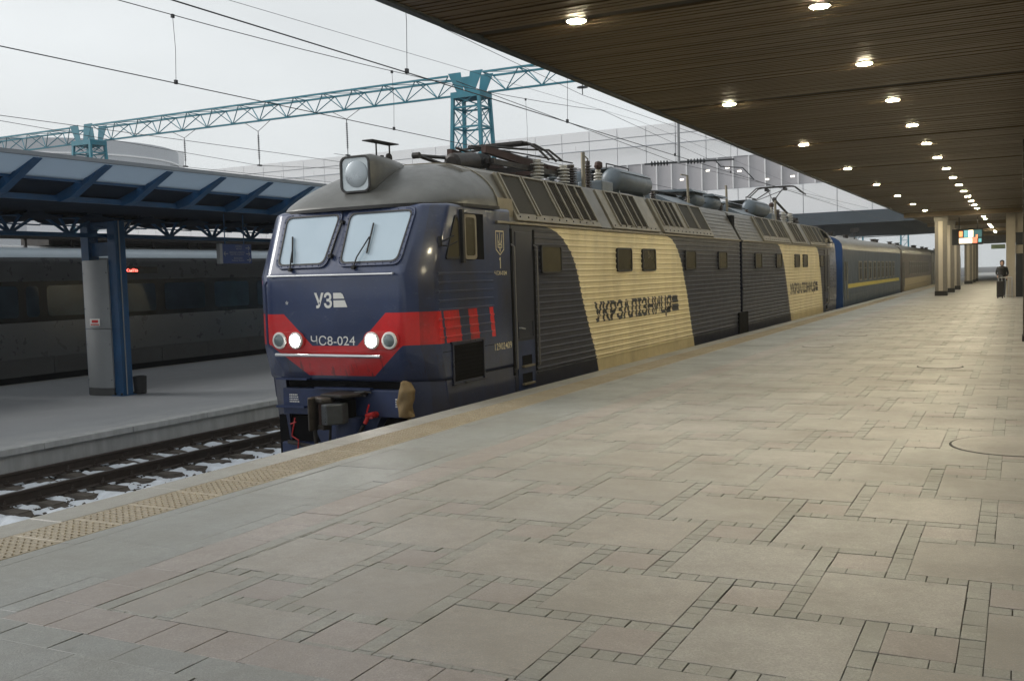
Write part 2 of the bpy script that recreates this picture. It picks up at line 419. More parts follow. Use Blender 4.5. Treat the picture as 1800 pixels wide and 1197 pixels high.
# sleepers of the empty track
def sleeper(y, first=[None]):
    if first[0] is None:
        s = empty('sleeper', (-13.66, y, -1.60), 'concrete sleeper of the empty track beside the platform', 'sleeper', 'sleepers of the empty track')
        m = MB()
        for x0, x1, t0, t1 in ((-15.01, -14.95, -1.46, -1.40), (-14.95, -14.1, -1.385, -1.385), (-14.1, -13.9, -1.385, -1.42), (-13.9, -13.42, -1.42, -1.42), (-13.42, -13.22, -1.42, -1.385), (-13.22, -12.37, -1.385, -1.385), (-12.37, -12.31, -1.40, -1.46)):
            w = .135
            m.add([(x0, y-w, -1.60), (x1, y-w, -1.60), (x1, y+w, -1.60), (x0, y+w, -1.60), (x0, y-w+.035, t0), (x1, y-w+.035, t1), (x1, y+w-.035, t1), (x0, y+w-.035, t0)],
                  [(0, 1, 5, 4), (1, 2, 6, 5), (2, 3, 7, 6), (3, 0, 4, 7), (4, 5, 6, 7)])
        m.build('sleeper_block', 'sleeper', s)
        for rx in (-12.92, -14.40):
            m = MB()
            m.box(rx-.17, rx+.17, y-.09, y+.09, -1.386, -1.372)
            for sx in (-1, 1):
                m.box(rx+sx*.125-.03, rx+sx*.125+.03, y-.05, y+.05, -1.372, -1.335)
                m.cyl((rx+sx*.13, y, -1.34), (rx+sx*.13, y, -1.265), .014, 6)
                m.cyl((rx+sx*.13, y, -1.335), (rx+sx*.13, y, -1.30), .027, 6)
            m.build('fastening', 'railrust', s)
        first[0] = s; return s
    return copy_tree(first[0], (0, y-first[0].location.y, 0))
for k in range(26): sleeper(SL_Y0+k*SL_P)

def rail(xc, label, y0=-5, y1=130):
    prof = [(-.075, 0), (.075, 0), (.075, .012), (.012, .03), (.012, .128), (.036, .142), (.036, .17), (.03, .18), (-.03, .18), (-.036, .17), (-.036, .142), (-.012, .128), (-.012, .03), (-.075, .012)]
    r = empty('rail', (xc, y0, RAIL_Z-.18), label, 'rail')
    m = MB(); m.prism([(xc+a, y0, RAIL_Z-.18+b) for a, b in prof], (0, y1-y0, 0)); m.build('web_and_foot', 'railrust', r)
    m = MB(); m.box(xc-.028, xc+.028, y0, y1, RAIL_Z+.0005, RAIL_Z+.003); m.build('running_surface', 'railhead', r)
rail(-12.92, 'rusty rail of the empty track, the one nearer the stone platform')
rail(-14.40, 'rusty rail of the empty track, the one under the low platform edge')
rail(-7.68, 'rail under the locomotive on its platform side')
rail(-9.20, 'rail under the locomotive on its far side')

# ================================================================= LOW PLATFORM ON THE LEFT
def asphalt():
    g = G('worn_asphalt')
    n = g.noise(.9, 6, .65); c = g.mix(n, (.26, .275, .295), (.36, .375, .39))
    c = g.mix(g.ramp(g.noise(.45, 5, .7, (1, .35, 1), 2), [(.55, 0), (.72, .5)]), c, (.42, .425, .43))
    x, y, z = g.xyz()
    edge = g.m('MULTIPLY', g.ramp(g.m('ADD', x, 1.6), [(0.0, 0), (.9, 1)]), g.ramp(g.noise(1.3, 5, .7, (1, .5, 1), 7), [(.42, 0), (.62, .8)]))
    c = g.mix(edge, c, (.40, .41, .41))
    g.base(c); g.rough(.75); g.bump(g.noise(90, 3), .25, .01)
    return g.mat
lp = empty('low_platform', (-15.4, 20, -1.6), kind='structure')
mb = MB(); mb.box(-26.0, -15.72, -10, 150, -1.6, -1.0); mb.build('platform_top', asphalt(), lp)
mb = MB()
for k in range(40):
    y = 2+k*2.0
    mb2 = MB(); mb2.box(-15.72, -15.38, y+.006, y+1.994, -1.11, -.994+.004*random.random())
    mb2.build('kerb_stone', 'paleconcrete', lp, bevel=.012)
mb.box(-15.71, -15.46, -10, 150, -1.6, -1.112); mb.build('platform_face', 'paleconcrete', lp)
mb = MB(); mb.box(-26.25, -26.0, -10, 150, -1.6, -.995); mb.build('far_kerb', 'concrete', lp)

# ================================================================= STONE PLATFORM
def stone(name, col, var=.16, tint=(.30, .22, .17)):
    g = G(name)
    oi = g.n('ObjectInfo').outputs['Random']; ge = g.n('NewGeometry').outputs['Random Per Island']
    rnd = g.m('FRACT', g.m('ADD', oi, ge))
    c = g.mix(rnd, sc3(col, 1-var), sc3(col, 1+var))
    c = g.mix(g.m('MULTIPLY', g.m('FRACT', g.m('MULTIPLY', rnd, 7.31)), .35), c, tint)
    c = g.mix(g.ramp(g.noise(75, 3, .75), [(.40, 0), (.60, 1)]), c, sc3(col, .74))
    c = g.mix(g.ramp(g.noise(130, 2, .8, None, 5.0), [(.56, 0), (.66, .6)]), c, sc3(col, 1.38))
    c = g.mix(g.ramp(g.noise(16, 4, .7, None, 2.0), [(.42, 0), (.62, .55)]), c, sc3(col, .74))
    wx = g.n('NewGeometry').outputs['Position']
    big = g.n('TexNoise'); big.inputs['Scale'].default_value = .8; big.inputs['Detail'].default_value = 6; big.inputs['Roughness'].default_value = .7
    g.put(big.inputs['Vector'], wx)
    c = g.mix(g.ramp(big.outputs['Fac'], [(.42, 0), (.66, .62)]), c, (col[0]*.66, col[1]*.635, col[2]*.58))
    sp = g.n('TexNoise'); sp.inputs['Scale'].default_value = 5.5; sp.inputs['Detail'].default_value = 3; g.put(sp.inputs['Vector'], wx)
    c = g.mix(g.ramp(sp.outputs['Fac'], [(.66, 0), (.74, .22)]), c, (.10, .09, .075))
    g.base(c)
    g.rough(g.ramp(big.outputs['Fac'], [(.3, .36), (.7, .60)]))
    g.bump(g.noise(90, 4, .7), .35, .008)
    g.p.inputs['Specular IOR Level'].default_value = .4
    return g.mat
M['slab'] = stone('grey_granite_slab', (.34, .333, .315))
M['pink'] = stone('pink_granite_slab', (.335, .310, .295), tint=(.345, .295, .275))
M['sett'] = stone('green_grey_sett', (.305, .308, .285), tint=(.29, .295, .275))
M['greyslab'] = stone('blue_grey_border_slab', (.30, .312, .305), tint=(.28, .31, .31))
M['coping'] = stone('platform_coping', (.33, .325, .30), tint=(.3, .3, .28))
M['tactile'] = stone('tan_tactile_tile', (.36, .31, .225), tint=(.38, .33, .25))
M['joint'] = pbr('dirt_in_joints', (.10, .088, .066), .95, var=.5, vs=5, spec=.1)

pf = empty('platform', (-6.5, 0, -1.6), kind='structure')
mb = MB(); mb.box(-6.46, 14, -8, 190, -1.6, -.010); mb.build('platform_bed', 'joint', pf)
X_E = -6.5
for k in range(46):                                            # coping stones on the edge
    y = -2+k*1.15
    m = MB(); m.slab(X_E+random.uniform(-.004, .004), -6.155, y+.003, y+1.147, -.16, random.uniform(-.001, .002), .008); m.build('coping_stone', 'coping', pf)
m = MB(); m.box(X_E, -6.155, 50.9, 190, -.16, 0); m.build('coping_run', 'coping', pf)
# tactile tiles: .5 m plates carrying slanted bars
def tactile_mesh(name):
    m = MB(); m.slab(.003, .497, .003, .497, 0, .010, .004)
    for i in range(7):
        for j in range(8):
            cx = .05+i*.066; cy = .045+j*.058
            a = (cx-.024, cy-.013); b = (cx+.024, cy-.005)
            w = .011
            m.add([(a[0], a[1]-w, .010), (b[0], b[1]-w, .010), (b[0], b[1]+w, .010), (a[0], a[1]+w, .010),
                   (a[0]+.004, a[1]-w+.005, .0175), (b[0]-.004, b[1]-w+.005, .0175), (b[0]-.004, b[1]+w-.005, .0175), (a[0]+.004, a[1]+w-.005, .0175)],
                  [(0, 1, 5, 4), (1, 2, 6, 5), (2, 3, 7, 6), (3, 0, 4, 7), (4, 5, 6, 7)])
    me = bpy.data.meshes.new(name); me.from_pydata(m.v, [], m.f); me.materials.append(M['tactile']); return me
tm = tactile_mesh('tactile_tile')
for k in range(110):
    o = bpy.data.objects.new('tactile_tile', tm); COL.objects.link(o); o.parent = pf
    o.location = Vector((-6.152+random.uniform(-.003, .003), 2.0+k*.5, -.008+random.uniform(-.001, .001)))-ORG[pf.name]
m = MB(); m.box(-6.152, -5.652, 57, 190, -.01, .004); m.build('tactile_run', 'tactile', pf)

def zj(): return random.uniform(-.0012, .0022)
def piece(name, mat, x0, x1, y0, y1, store=None):
    if x1-x0 < .009 or y1-y0 < .009: return
    kf = 1 if y0 < 7.5 else .45
    g = [kf*random.choice((.0004, .0007, .001, .0014, .002, .003, .004)) for _ in range(4)]
    a = (x0+g[0], x1-g[1], y0+g[2], y1-g[3], -.012, zj(), .0015, tuple(random.uniform(-.0014, .0014) for _ in range(4)))
    if store is not None: store.append(a); return
    m = MB(); m.slab(*a); m.build(name, mat, pf)
# border courses along the edge
def course(name, mat, x0, x1, y0, y1, lens, far=34):
    y = y0
    while y < far:
        L = random.choice(lens); piece(name, mat, x0, x1, y, y+L); y += L
    m = MB(); m.box(x0+.002, x1-.002, y, 190, -.012, 0); m.build(name+'_run', mat, pf)
course('border_slab', 'greyslab', -5.652, -5.52, 1.6, 0, (1.1, .9, 1.3))
course('border_slab', 'greyslab', -5.52, -4.80, 1.35, 0, (1.2, .9, 1.5))
course('border_slab', 'greyslab', -4.80, -4.65, 1.6, 0, (.45, .3, .6))
course('paving_slab', 'pink', -4.65, -4.325, 3.305, 0, (.42, .32, .36, .6))
course('border_slab', 'sett', -4.325, -4.22, 3.605, 0, (.11, .22, .3, .22), far=16)
# crosswise border courses near the viewer
def row(name, mat, y0, y1, x0, x1, lens):
    x = x0
    while x < x1:
        L = random.choice(lens); piece(name, mat, x, min(x+L, x1), y0, y1); x += L
row('paving_slab', 'pink', 3.308, 3.603, -4.325, 3.2, (.30, .31, .60, .31))
row('border_slab', 'greyslab', 3.10, 3.308, -4.65, 3.2, (.40, .40, .21))
row('border_slab', 'greyslab', 2.35, 3.10, -4.65, 3.2, (.73, .8))
row('border_slab', 'greyslab', 1.6, 2.35, -4.65, 3.2, (.73, .8))
m = MB(); m.box(-4.65, 14, -8, 1.6, -.012, 0); m.build('paving_run', 'greyslab', pf)
# field of large and small slabs laid pinwheel fashion with bands of setts between
A, B, BW = .8135, .4075, .104
XL, XR, YL, YH = -4.22, 1.6, 3.605, 46.0
setts, bigs, smalls = [], [], []
def clipadd(lst, x0, x1, y0, y1):
    x0, x1, y0, y1 = max(x0, XL), min(x1, XR), max(y0, YL), min(y1, YH)
    if x1-x0 > .009 and y1-y0 > .009: lst.append((x0, x1, y0, y1))
def lay(x, y, s, lst):                                          # a cell: slab lower left, setts on its right and upper side
    clipadd(lst, x, x+s-BW, y, y+s-BW)
    n = max(1, round((s)/.103)); st = s/n
    k = 0
    while k < n:
        c = 1 if random.random() < .7 else 2
        clipadd(setts, x+s-BW, x+s, y+k*st, y+min(n, k+c)*st); k += c
    n = max(1, round((s-BW)/.103)); st = (s-BW)/n
    k = 0
    while k < n:
        c = 1 if random.random() < .8 else 2
        clipadd(setts, x+k*st, x+min(n, k+c)*st, y+s-BW, y+s); k += c
for i in range(-60, 61):
    for j in range(-60, 61):
        bx = -.942+i*A+j*B; by = 4.855-i*B+j*A
        if bx < XR+1 and bx > XL-1.2 and by > YL-1.2 and by < YH+1:
            lay(bx, by, A, bigs); lay(bx+A-B, by-B, B, smalls)
def near(t):
    x = (t[0]+t[1])/2; y = (t[2]+t[3])/2
    vis = 0 if (-.58*y-.5 < x < .12) else 60
    return x*x+y*y+vis*vis
def laylist(lst, name, mat, lim):
    lst.sort(key=near); rest = []
    for i, t in enumerate(lst):
        if i < lim: piece(name, mat, *t)
        else: piece(name, mat, *t, store=rest)
    if rest:
        m = MB()
        for a in rest: m.slab(*a)
        m.build(name+'_field', mat, pf, kind='stuff')
laylist(bigs, 'paving_slab', 'slab', 200); laylist(smalls, 'paving_slab', 'pink', 70); laylist(setts, 'sett', 'sett', 290)
m = MB(); m.box(-4.22, 1.6, 46.0, 190, -.012, 0); m.box(1.6, 14, 1.6, 190, -.012, 0); m.build('paving_run', 'slab', pf)
m = MB(); m.box(-4.2, 1.6, 35.95, 36.05, .002, .005); m.build('expansion_joint', 'manhole', pf)

def manhole(x, y, r, label):
    e = empty('manhole_cover', (x, y, 0), label, 'manhole cover', 'round covers in the platform')
    def disc(rad, z0, z1, wob=0):
        m = MB(); n = 40
        m.lathe((x, y, 0), (0, 0, 1), [(z0, rad), (z1, rad-.003)], n); return m
    disc(r+.012, .001, .0045).build('rim', 'iron', e, smooth=True)
    disc(r-.010, .0045, .0075).build('infill', 'slab', e, smooth=True)
manhole(-.02, 10.02, .545, 'largest round cover in the platform, at the right edge of the picture')
manhole(-1.14, 17.58, .34, 'round cover in the middle of the platform beyond the largest one')
manhole(-3.80, 21.85, .31, 'round cover in the platform, the nearest one beside the locomotive')
manhole(-3.58, 25.35, .32, 'round cover in the platform, the second one beside the locomotive')
manhole(-3.46, 33.9, .31, 'round cover in the platform, the third one beside the locomotive')
manhole(-3.0, 41.7, .30, 'faint round cover in the platform just before the stone pillars')
m = MB()
for k in range(9):
    t = k/8; m.box(-.62+.36*t, -.60+.36*t+.09, 12.7+.28*t, 12.76+.30*t, .0022, .0030)

# unseen wall added right of the view to keep sky light off the floor
m = MB(); m.box(4.6, 5.2, -9, 150, .004, 4.1); m.build('wall', 'darkpillar', kind='structure')
# ================================================================= CANOPY OVER THE PLATFORM
HC = 4.15; CX0 = -5.0
cn = empty('platform_canopy', (CX0, 6, HC), 'long brown slatted canopy with downlights over the stone platform', 'canopy')
m = MB(); m.box(CX0+.02, 12, -8, 150, HC+.07, HC+.55); m.build('roof_slab', 'soffitgap', cn)
m = MB(); m.box(CX0-.06, CX0+.02, -8, 150, HC-.03, HC+.6); m.build('fascia', 'fascia', cn)
lampY1 = [9.3+5.86*k for k in range(-1, 17)]; lampY2 = [10.1+3.13*k for k in range(-2, 29)]
m = MB(); y = -2.0
while y < 140:
    dk = min(abs(y+.045-l) for l in lampY1)
    if dk > .11: m.box(CX0+.02, 11, y, y+.078, HC+random.uniform(-.004, .004), HC+.06)
    y += .102
m.build('ceiling_slats', 'soffit', cn, kind='stuff')
for l in lampY1:
    m = MB(); m.box(CX0+.02, 11, l-.085, l+.085, HC+.018, HC+.05); m.build('lamp_channel', 'soffitgap', cn)
for yb in (52.0, 66, 80, 94):
    m = MB(); m.box(CX0+.05, 11, yb, yb+.6, HC-.22, HC-.006); m.build('cross_beam', 'soffit', cn)

def downlight(x, y, label, group, src=[None]):
    if src[0] is None:
        e = empty('downlight', (x, y, HC), label, 'ceiling lamp', group)
        m = MB(); m.lathe((x, y, HC-.010), (0, 0, 1), [(0, .104), (.03, .114)], 24); m.build('trim_ring', 'trim', e, smooth=True)
        m = MB(); m.lathe((x, y, HC-.016), (0, 0, 1), [(0, .082), (.006, .090)], 24); m.build('lit_diffuser', 'lampcore', e, smooth=True)
        src[0] = e; return e
    s = src[0]; return copy_tree(s, (x-s.location.x, y-s.location.y, 0), label, group=group)
for l in lampY1[1:]: downlight(-3.88, l, 'round lit ceiling lamp in the widely spaced row along the canopy edge', 'canopy lamps of the edge row')
for l in lampY2[1:]: downlight(-1.70, l, 'round lit ceiling lamp in the closely spaced row over the middle of the platform', 'canopy lamps of the middle row')
# ================================================================= LOCOMOTIVE (two coupled sections)
XC = -8.44; Z0 = RAIL_Z
YF = 11.27

def cab_paint():
    g = G('navy_cab_paint_with_red_band')
    x, y, z = g.xyz(); a = g.m('ABSOLUTE', x); zz = g.m('ADD', z, Z0); yy = g.m('ABSOLUTE', y)
    T = g.m('MINIMUM', g.m('MAXIMUM', g.m('ADD', g.m('MULTIPLY', g.m('SUBTRACT', a, .38), .927), .79), .79), 1.237)
    L = g.m('MINIMUM', g.m('MAXIMUM', g.m('ADD', g.m('MULTIPLY', g.m('SUBTRACT', a, .56), .78), .365), .365), .795)
    band = g.m('MULTIPLY', g.m('LESS_THAN', zz, T), g.m('GREATER_THAN', zz, L))
    ys = g.m('SUBTRACT', yy, g.m('MULTIPLY', g.m('SUBTRACT', 1.237, zz), .16))
    st = g.m('LESS_THAN', ys, .38)
    for lo, hi in ((.44, .86), (1.12, 1.38), (1.76, 1.88)):
        st = g.m('MAXIMUM', st, g.m('MULTIPLY', g.m('GREATER_THAN', ys, lo), g.m('LESS_THAN', ys, hi)))
    mask = g.m('MULTIPLY', band, st)
    navy = g.mix(g.noise(3, 5, .6), (.017, .033, .098), (.030, .052, .135))
    redc = g.mix(g.noise(4, 5, .6), (.62, .016, .020), (.78, .026, .030))
    c = g.mix(mask, navy, redc)
    side = g.m('GREATER_THAN', a, 1.3)
    gr = g.m('MULTIPLY', g.ramp(g.noise(1.6, 6, .7, (1, 1, .45), 4), [(.36, 0), (.72, .7)]), g.m('ADD', g.m('MULTIPLY', side, .75), .4))
    c = g.mix(gr, c, (.026, .022, .018))
    scr = g.ramp(g.noise(9, 7, .8, (1, 1, 2.4), 9), [(.57, 0), (.70, .16)])
    c = g.mix(scr, c, (.30, .32, .36))
    drip = g.m('MULTIPLY', g.ramp(g.noise(5.5, 4, .6, (2.6, 1, .5), 2), [(.56, 0), (.66, .75)]), g.ramp(zz, [(.30, 0), (.36, 1), (.60, .8), (.68, 0)]))
    c = g.mix(drip, c, (.018, .012, .012))
    dust = g.m('MULTIPLY', g.ramp(zz, [(.0, .5), (.75, 0)]), g.noise(4, 5, .7, None, 6))
    c = g.mix(dust, c, (.075, .062, .05))
    g.base(c); g.rough(g.m('ADD', g.m('MULTIPLY', g.noise(5, 4), .22), .24))
    g.p.inputs['Coat Weight'].default_value = .55; g.p.inputs['Coat Roughness'].default_value = .12
    g.bump(g.noise(5, 3), .07, .012)
    return g.mat
M['cab'] = cab_paint()

def side_paint(name, left, right):       # (z, y-local) boundary curves of the cream field
    g = G(name)
    x, y, z = g.xyz(); zz = g.m('ADD', z, Z0)
    t = g.m('DIVIDE', g.m('ADD', zz, .6), 3.2, clamp=True)
    def bound(pts):
        vals = [p[1] for p in pts]; lo, hi = min(vals)-.01, max(vals)+.01
        r = g.ramp(t, sorted([((p[0]+.6)/3.2, (p[1]-lo)/(hi-lo)) for p in pts]))
        return g.m('ADD', g.m('MULTIPLY', r, hi-lo), lo)
    mask = g.m('MULTIPLY', g.m('GREATER_THAN', y, bound(left)), g.m('LESS_THAN', y, bound(right)))
    navy = g.mix(g.noise(2.2, 5, .6), (.011, .0138, .028), (.020, .024, .045))
    cr = g.mix(g.noise(1.4, 6, .65), (.74, .64, .39), (.83, .73, .48))
    cr = g.mix(g.ramp(g.noise(2.1, 6, .75, (1, 1, .3), 5), [(.45, 0), (.8, .35)]), cr, (.40, .30, .15))
    low = g.ramp(zz, [(0.0, .45), (.35, 0)])
    cr = g.mix(g.m('MULTIPLY', low, g.noise(2.5, 5, .7)), cr, (.25, .18, .08))
    c = g.mix(mask, navy, cr)
    gr = g.ramp(g.noise(1.2, 6, .7, (1, 1, .35), 8), [(.45, 0), (.78, .5)])
    c = g.mix(g.m('MULTIPLY', gr, .5), c, (.06, .052, .04))
    g.base(c); g.rough(g.m('ADD', g.m('MULTIPLY', g.noise(4, 4), .2), .30))
    g.bump(g.noise(3, 3), .05, .01)
    return g.mat

YELL_L = [(2.47, 15.05), (2.44, 15.30), (2.40, 15.45), (2.32, 15.71), (2.21, 15.89), (2.07, 16.09), (1.87, 16.27), (1.62, 16.41), (1.34, 16.52), (1.06, 16.66), (.79, 16.81), (.52, 16.96), (.31, 17.09), (-.12, 17.25), (-.55, 17.42)]
YELL_R = [(2.47, 21.3), (2.46, 21.47), (2.41, 21.77), (2.30, 22.03), (2.16, 22.23), (1.90, 22.48), (1.53, 22.68), (1.17, 22.88), (.69, 23.07), (.27, 23.24), (-.12, 23.42), (-.55, 23.6)]
YELL_L2 = [(2.47, 32.9), (2.41, 33.15), (2.2, 33.5), (1.9, 33.8), (1.5, 34.05), (.8, 34.45), (.2, 34.75), (-.13, 34.95), (-.55, 35.15)]
YELL_R2 = [(2.47, 39.7), (2.41, 40.0), (2.2, 40.3), (1.9, 40.5), (1.5, 40.7), (.8, 40.95), (.2, 41.12), (-.13, 41.22), (-.55, 41.4)]

RIB_P = .1052
def rib_profile():                        # (z, outward offset)
    pr = [(.13, .0)]
    z = .155
    while z < 2.42:
        pr += [(z, 0), (z+.010, .016), (z+.028, .016), (z+.040, 0)]; z += RIB_P
    pr += [(2.465, 0)]; return pr
RIBS = rib_profile(); RIB_Z = [p[0] for p in RIBS]
def rib_off(z):
    if z <= RIBS[0][0] or z >= RIBS[-1][0]: return 0.0
    for i in range(len(RIBS)-1):
        if RIBS[i][0] <= z <= RIBS[i+1][0]:
            a, b = RIBS[i], RIBS[i+1]; return a[1]+(b[1]-a[1])*((z-a[0])/(b[0]-a[0]) if b[0] > a[0] else 0)
    return 0.0
HW = 1.5

def ch(z):                               # cab plan by height: front y, half-width of the front, y where full width begins
    lv = [(-.02, 11.50, .90, 11.75), (.28, 11.43, .97, 11.68), (.76, 11.27, 1.11, 11.57), (1.77, 11.27, 1.13, 11.57), (2.70, 11.73, 1.22, 11.98)]
    for i in range(len(lv)-1):
        if lv[i][0] <= z <= lv[i+1][0]:
            t = (z-lv[i][0])/(lv[i+1][0]-lv[i][0]); return [lv[i][k]+(lv[i+1][k]-lv[i][k])*t for k in (1, 2, 3)]
    return lv[0][1:] if z < 0 else lv[-1][1:]

def loco(mir):
    fy = (lambda Y: 56.17-Y) if mir else (lambda Y: Y)
    P = lambda u, Y, z: (XC+u, fy(Y), z)
    s = -1 if mir else 1
    root = empty('locomotive_section', (XC, fy(YF), Z0),
                 'rear section of the locomotive with raised pantograph, dark sides and cream field' if mir else
                 'front section of the electric locomotive, navy cab with red band and lit headlamps', 'locomotive')
    o = root
    ly = lambda Y: fy(Y)-fy(YF)
    if mir: sp = side_paint('rear_side_paint', [(z, y-fy(YF)) for z, y in YELL_L2], [(z, y-fy(YF)) for z, y in YELL_R2])
    else: sp = side_paint('front_side_paint', [(z, y-YF) for z, y in YELL_L], [(z, y-YF) for z, y in YELL_R])
    YB = 27.95                            # rear end of the body
    # --- cab shell
    m = MB(); Zs = [.28, .76, 1.77, 2.70]
    rings = []
    for z in Zs:
        yf, uf, ys = ch(z)
        rings.append([(-HW, 13.78), (-HW, ys), (-uf, yf), (uf, yf), (HW, ys), (HW, 13.78)])
    vs = [P(u, y, z) for z, rg in zip(Zs, rings) for u, y in rg]
    fs = []
    for k in range(3):
        for i in range(5): fs.append((k*6+i, k*6+i+1, (k+1)*6+i+1, (k+1)*6+i))
    fs += [(0, 1, 2, 3, 4, 5), tuple(18+i for i in range(6))]
    m.add(vs, fs); m.build('cab_shell', 'navy' if mir else 'cab', o, smooth=True, bevel=.06, seg=3, angle=60)
    # --- ribbed cab flank panel
    for k in range(9):
        zc = 1.74-.1235*k
        if .80 < zc:
            m = MB(); m.prism([P(HW-.01, 11.60, zc-.022), P(HW+.012, 11.60, zc-.012), P(HW+.012, 11.60, zc+.010), P(HW-.01, 11.60, zc+.020)], (0, s*1.58, 0))
            m.build('cab_rib', 'navy' if mir else 'cab', o)
    # --- long ribbed sides, underframe skirt, roof
    for sd in (1, -1):
        m = MB(); n = len(RIBS)
        vs = [P(sd*(HW+r), 14.62, z) for z, r in RIBS]+[P(sd*(HW+r), YB, z) for z, r in RIBS]
        m.add(vs, [(i, i+1, n+i+1, n+i) for i in range(n-1)])
        m.build('ribbed_side', sp, o)
        m = MB(); m.box(XC+sd*HW-.02, XC+sd*HW+.006, min(fy(13.82), fy(YB)), max(fy(13.82), fy(YB)), -.55, .128); m.build('underframe_skirt', sp, o)
        m = MB(); m.prism([P(sd*(HW-.004), 11.74, .29), P(sd*(HW-.004), 13.82, .29), P(sd*(HW-.004), 13.82, -.55), P(sd*(HW-.004), 12.15, -.55), P(sd*(HW-.004), 11.78, .0)], (-sd*.06, 0, 0)); m.build('cab_skirt', 'navy' if mir else 'cab', o)
        m = MB(); m.box(XC+sd*HW-.03, XC+sd*HW+.022, min(fy(14.6), fy(YB)), max(fy(14.6), fy(YB)), .105, .128); m.build('underframe_lip', sp, o)
    m = MB(); m.box(XC-HW+.02, XC+HW-.02, min(fy(12.3), fy(YB)), max(fy(12.3), fy(YB)), -.5, 2.46); m.build('body_core', 'navy', o)
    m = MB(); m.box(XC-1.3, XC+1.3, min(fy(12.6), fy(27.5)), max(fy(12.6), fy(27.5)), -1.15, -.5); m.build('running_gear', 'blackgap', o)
    # doorway: recessed door, handrails, steps
    m = MB(); m.box(XC+HW-.06, XC+HW+.002, *sorted((fy(13.80), fy(14.62))), .10, 2.46); m.build('door_recess', 'doornavy', o)
    d = MB().box(XC+HW-.03, XC+HW+.012, *sorted((fy(13.93), fy(14.50))), .70, 2.36).build('door', 'doornavy', o, bevel=.01)
    m = MB(); ring(m, rrect(13.95, 14.48, .70, .97, .01, 1), rrect(13.965, 14.465, .715, .955, .01, 1), lambda a, b, c: P(HW+c, a, b), .012, .020); m.build('kick_panel', 'doornavy', d)
    m = MB(); m.tube([P(HW+.012, 13.97, .87), P(HW+.05, 13.98, .87), P(HW+.055, 14.10, .85)], .012); m.build('door_handle', 'silver', d)
    for Yh in (13.80, 14.60):
        m = MB(); m.tube([P(HW-.01, Yh, 2.17), P(HW+.06, Yh, 2.12), P(HW+.06, Yh, .26), P(HW-.01, Yh, .19)], .013, 8); m.build('handrail', 'dullrail', o, smooth=True)
        m = MB(); m.box(XC+HW-.02, XC+HW+.006, *sorted((fy(Yh-.035), fy(Yh+.035))), .15, 2.40); m.build('door_post', 'blackgap', o)
    m = MB(); m.box(XC+HW-.02, XC+HW+.012, *sorted((fy(13.92), fy(14.52))), -.45, .66); m.build('step_panel', 'frame_navy', o)
    for zs in (.28, 0.0):
        m = MB(); m.box(XC+HW+.010, XC+HW+.016, *sorted((fy(14.05), fy(14.40))), zs, zs+.15); st = m.build('step_opening', 'blackgap', o)
        m = MB(); m.box(XC+HW+.012, XC+HW+.06, *sorted((fy(14.03), fy(14.42))), zs-.03, zs); m.build('step_tread', 'ventgrey', st)
    # body windows
    for (a, b) in ((14.82, 15.64), (18.28, 19.11), (19.75, 20.59), (22.74, 23.59), (25.63, 26.48)):
        out = rrect(a, b, 1.705, 2.165, .07, 4); inn = rrect(a+.04, b-.04, 1.735, 2.135, .05, 4)
        m = MB(); ring(m, out, inn, lambda p, q, c: P(HW+c, p, q), 0, .042); w = m.build('window', 'black', o)
        m = MB(); m.poly([P(HW+.030, p, q) for p, q in inn]); m.build('pane', 'windowolive', w)
    # gutter along the roof edge
    m = MB(); m.box(XC+HW-.04, XC+HW+.045, *sorted((fy(13.3), fy(YB))), 2.465, 2.505)
    m.box(XC-HW-.045, XC-HW+.04, *sorted((fy(13.3), fy(YB))), 2.465, 2.505); m.build('gutter', 'ventgrey', o, bevel=.008)
    # roof: sloped sides and walkway top
    prof = [(-1.50, 2.50), (-1.10, 3.28), (-.9, 3.36), (.9, 3.36), (1.10, 3.28), (1.50, 2.50)]
    m = MB(); m.prism([P(u, 13.05, z) for u, z in prof], (0, s*(YB-13.05), 0)); m.build('roof', 'roofgrey', o)
    sl = lambda t, off=0: (1.50-.40*t+off*.89, 2.50+.78*t+off*.456)
    def slope_quad(y0, y1, t0, t1, off, thick=None):
        (ua, za), (ub, zb) = sl(t0, off), sl(t1, off)
        m = MB()
        if thick: 
            (uc, zc), (ud, zd) = sl(t0, off-thick), sl(t1, off-thick)
            m.prism([P(ua, y0, za), P(ub, y0, zb), P(ud, y0, zd), P(uc, y0, zc)], (0, s*(y1-y0), 0))
        else: m.poly([P(ua, y0, za), P(ua, y1, za), P(ub, y1, zb), P(ub, y0, zb)])
        return m
    def vent(y0, y1, panels, divide, tlow=.16, grid_mat='louver'):
        h = slope_quad(y0, y1, .015, 1.0, .055, .06).build('vent_housing', 'ventgrey', o, bevel=.008)
        for i, (a, b) in enumerate(panels):
            p = slope_quad(a, b, tlow, .95, .058).build('louver_panel', grid_mat if isinstance(grid_mat, str) else grid_mat[i], h)
            # frame bars round the opening
            m = MB()
            for yy in (a, b)+(((a+b)/2,) if divide[i] else ()):
                mm = slope_quad(yy-.022, yy+.022, tlow-.02, .97, .078, .03); m.add(mm.v, mm.f)
            mm = slope_quad(a-.02, b+.02, .95, .985, .08, .03); m.add(mm.v, mm.f)
            m.build('vent_frame', 'ventgrey', h)
        for k in range(int((y1-y0)/.3)):
            yb = y0+.12+k*.3; (u, z) = sl(.085, .055)
            m = MB(); m.cyl(P(u, yb, z), P(u+.012, yb, z+.006), .014, 6); m.build('bolt', 'iron', h)
    vent(14.0, 17.5, ((14.10, 14.80), (14.92, 15.72), (15.84, 16.58), (16.70, 17.40)), (0, 0, 1, 1), grid_mat=('meshgrey', 'meshgrey', 'louver', 'louver'))
    vent(18.15, 20.95, ((18.55, 19.30), (19.45, 20.20)), (1, 1), tlow=.12)
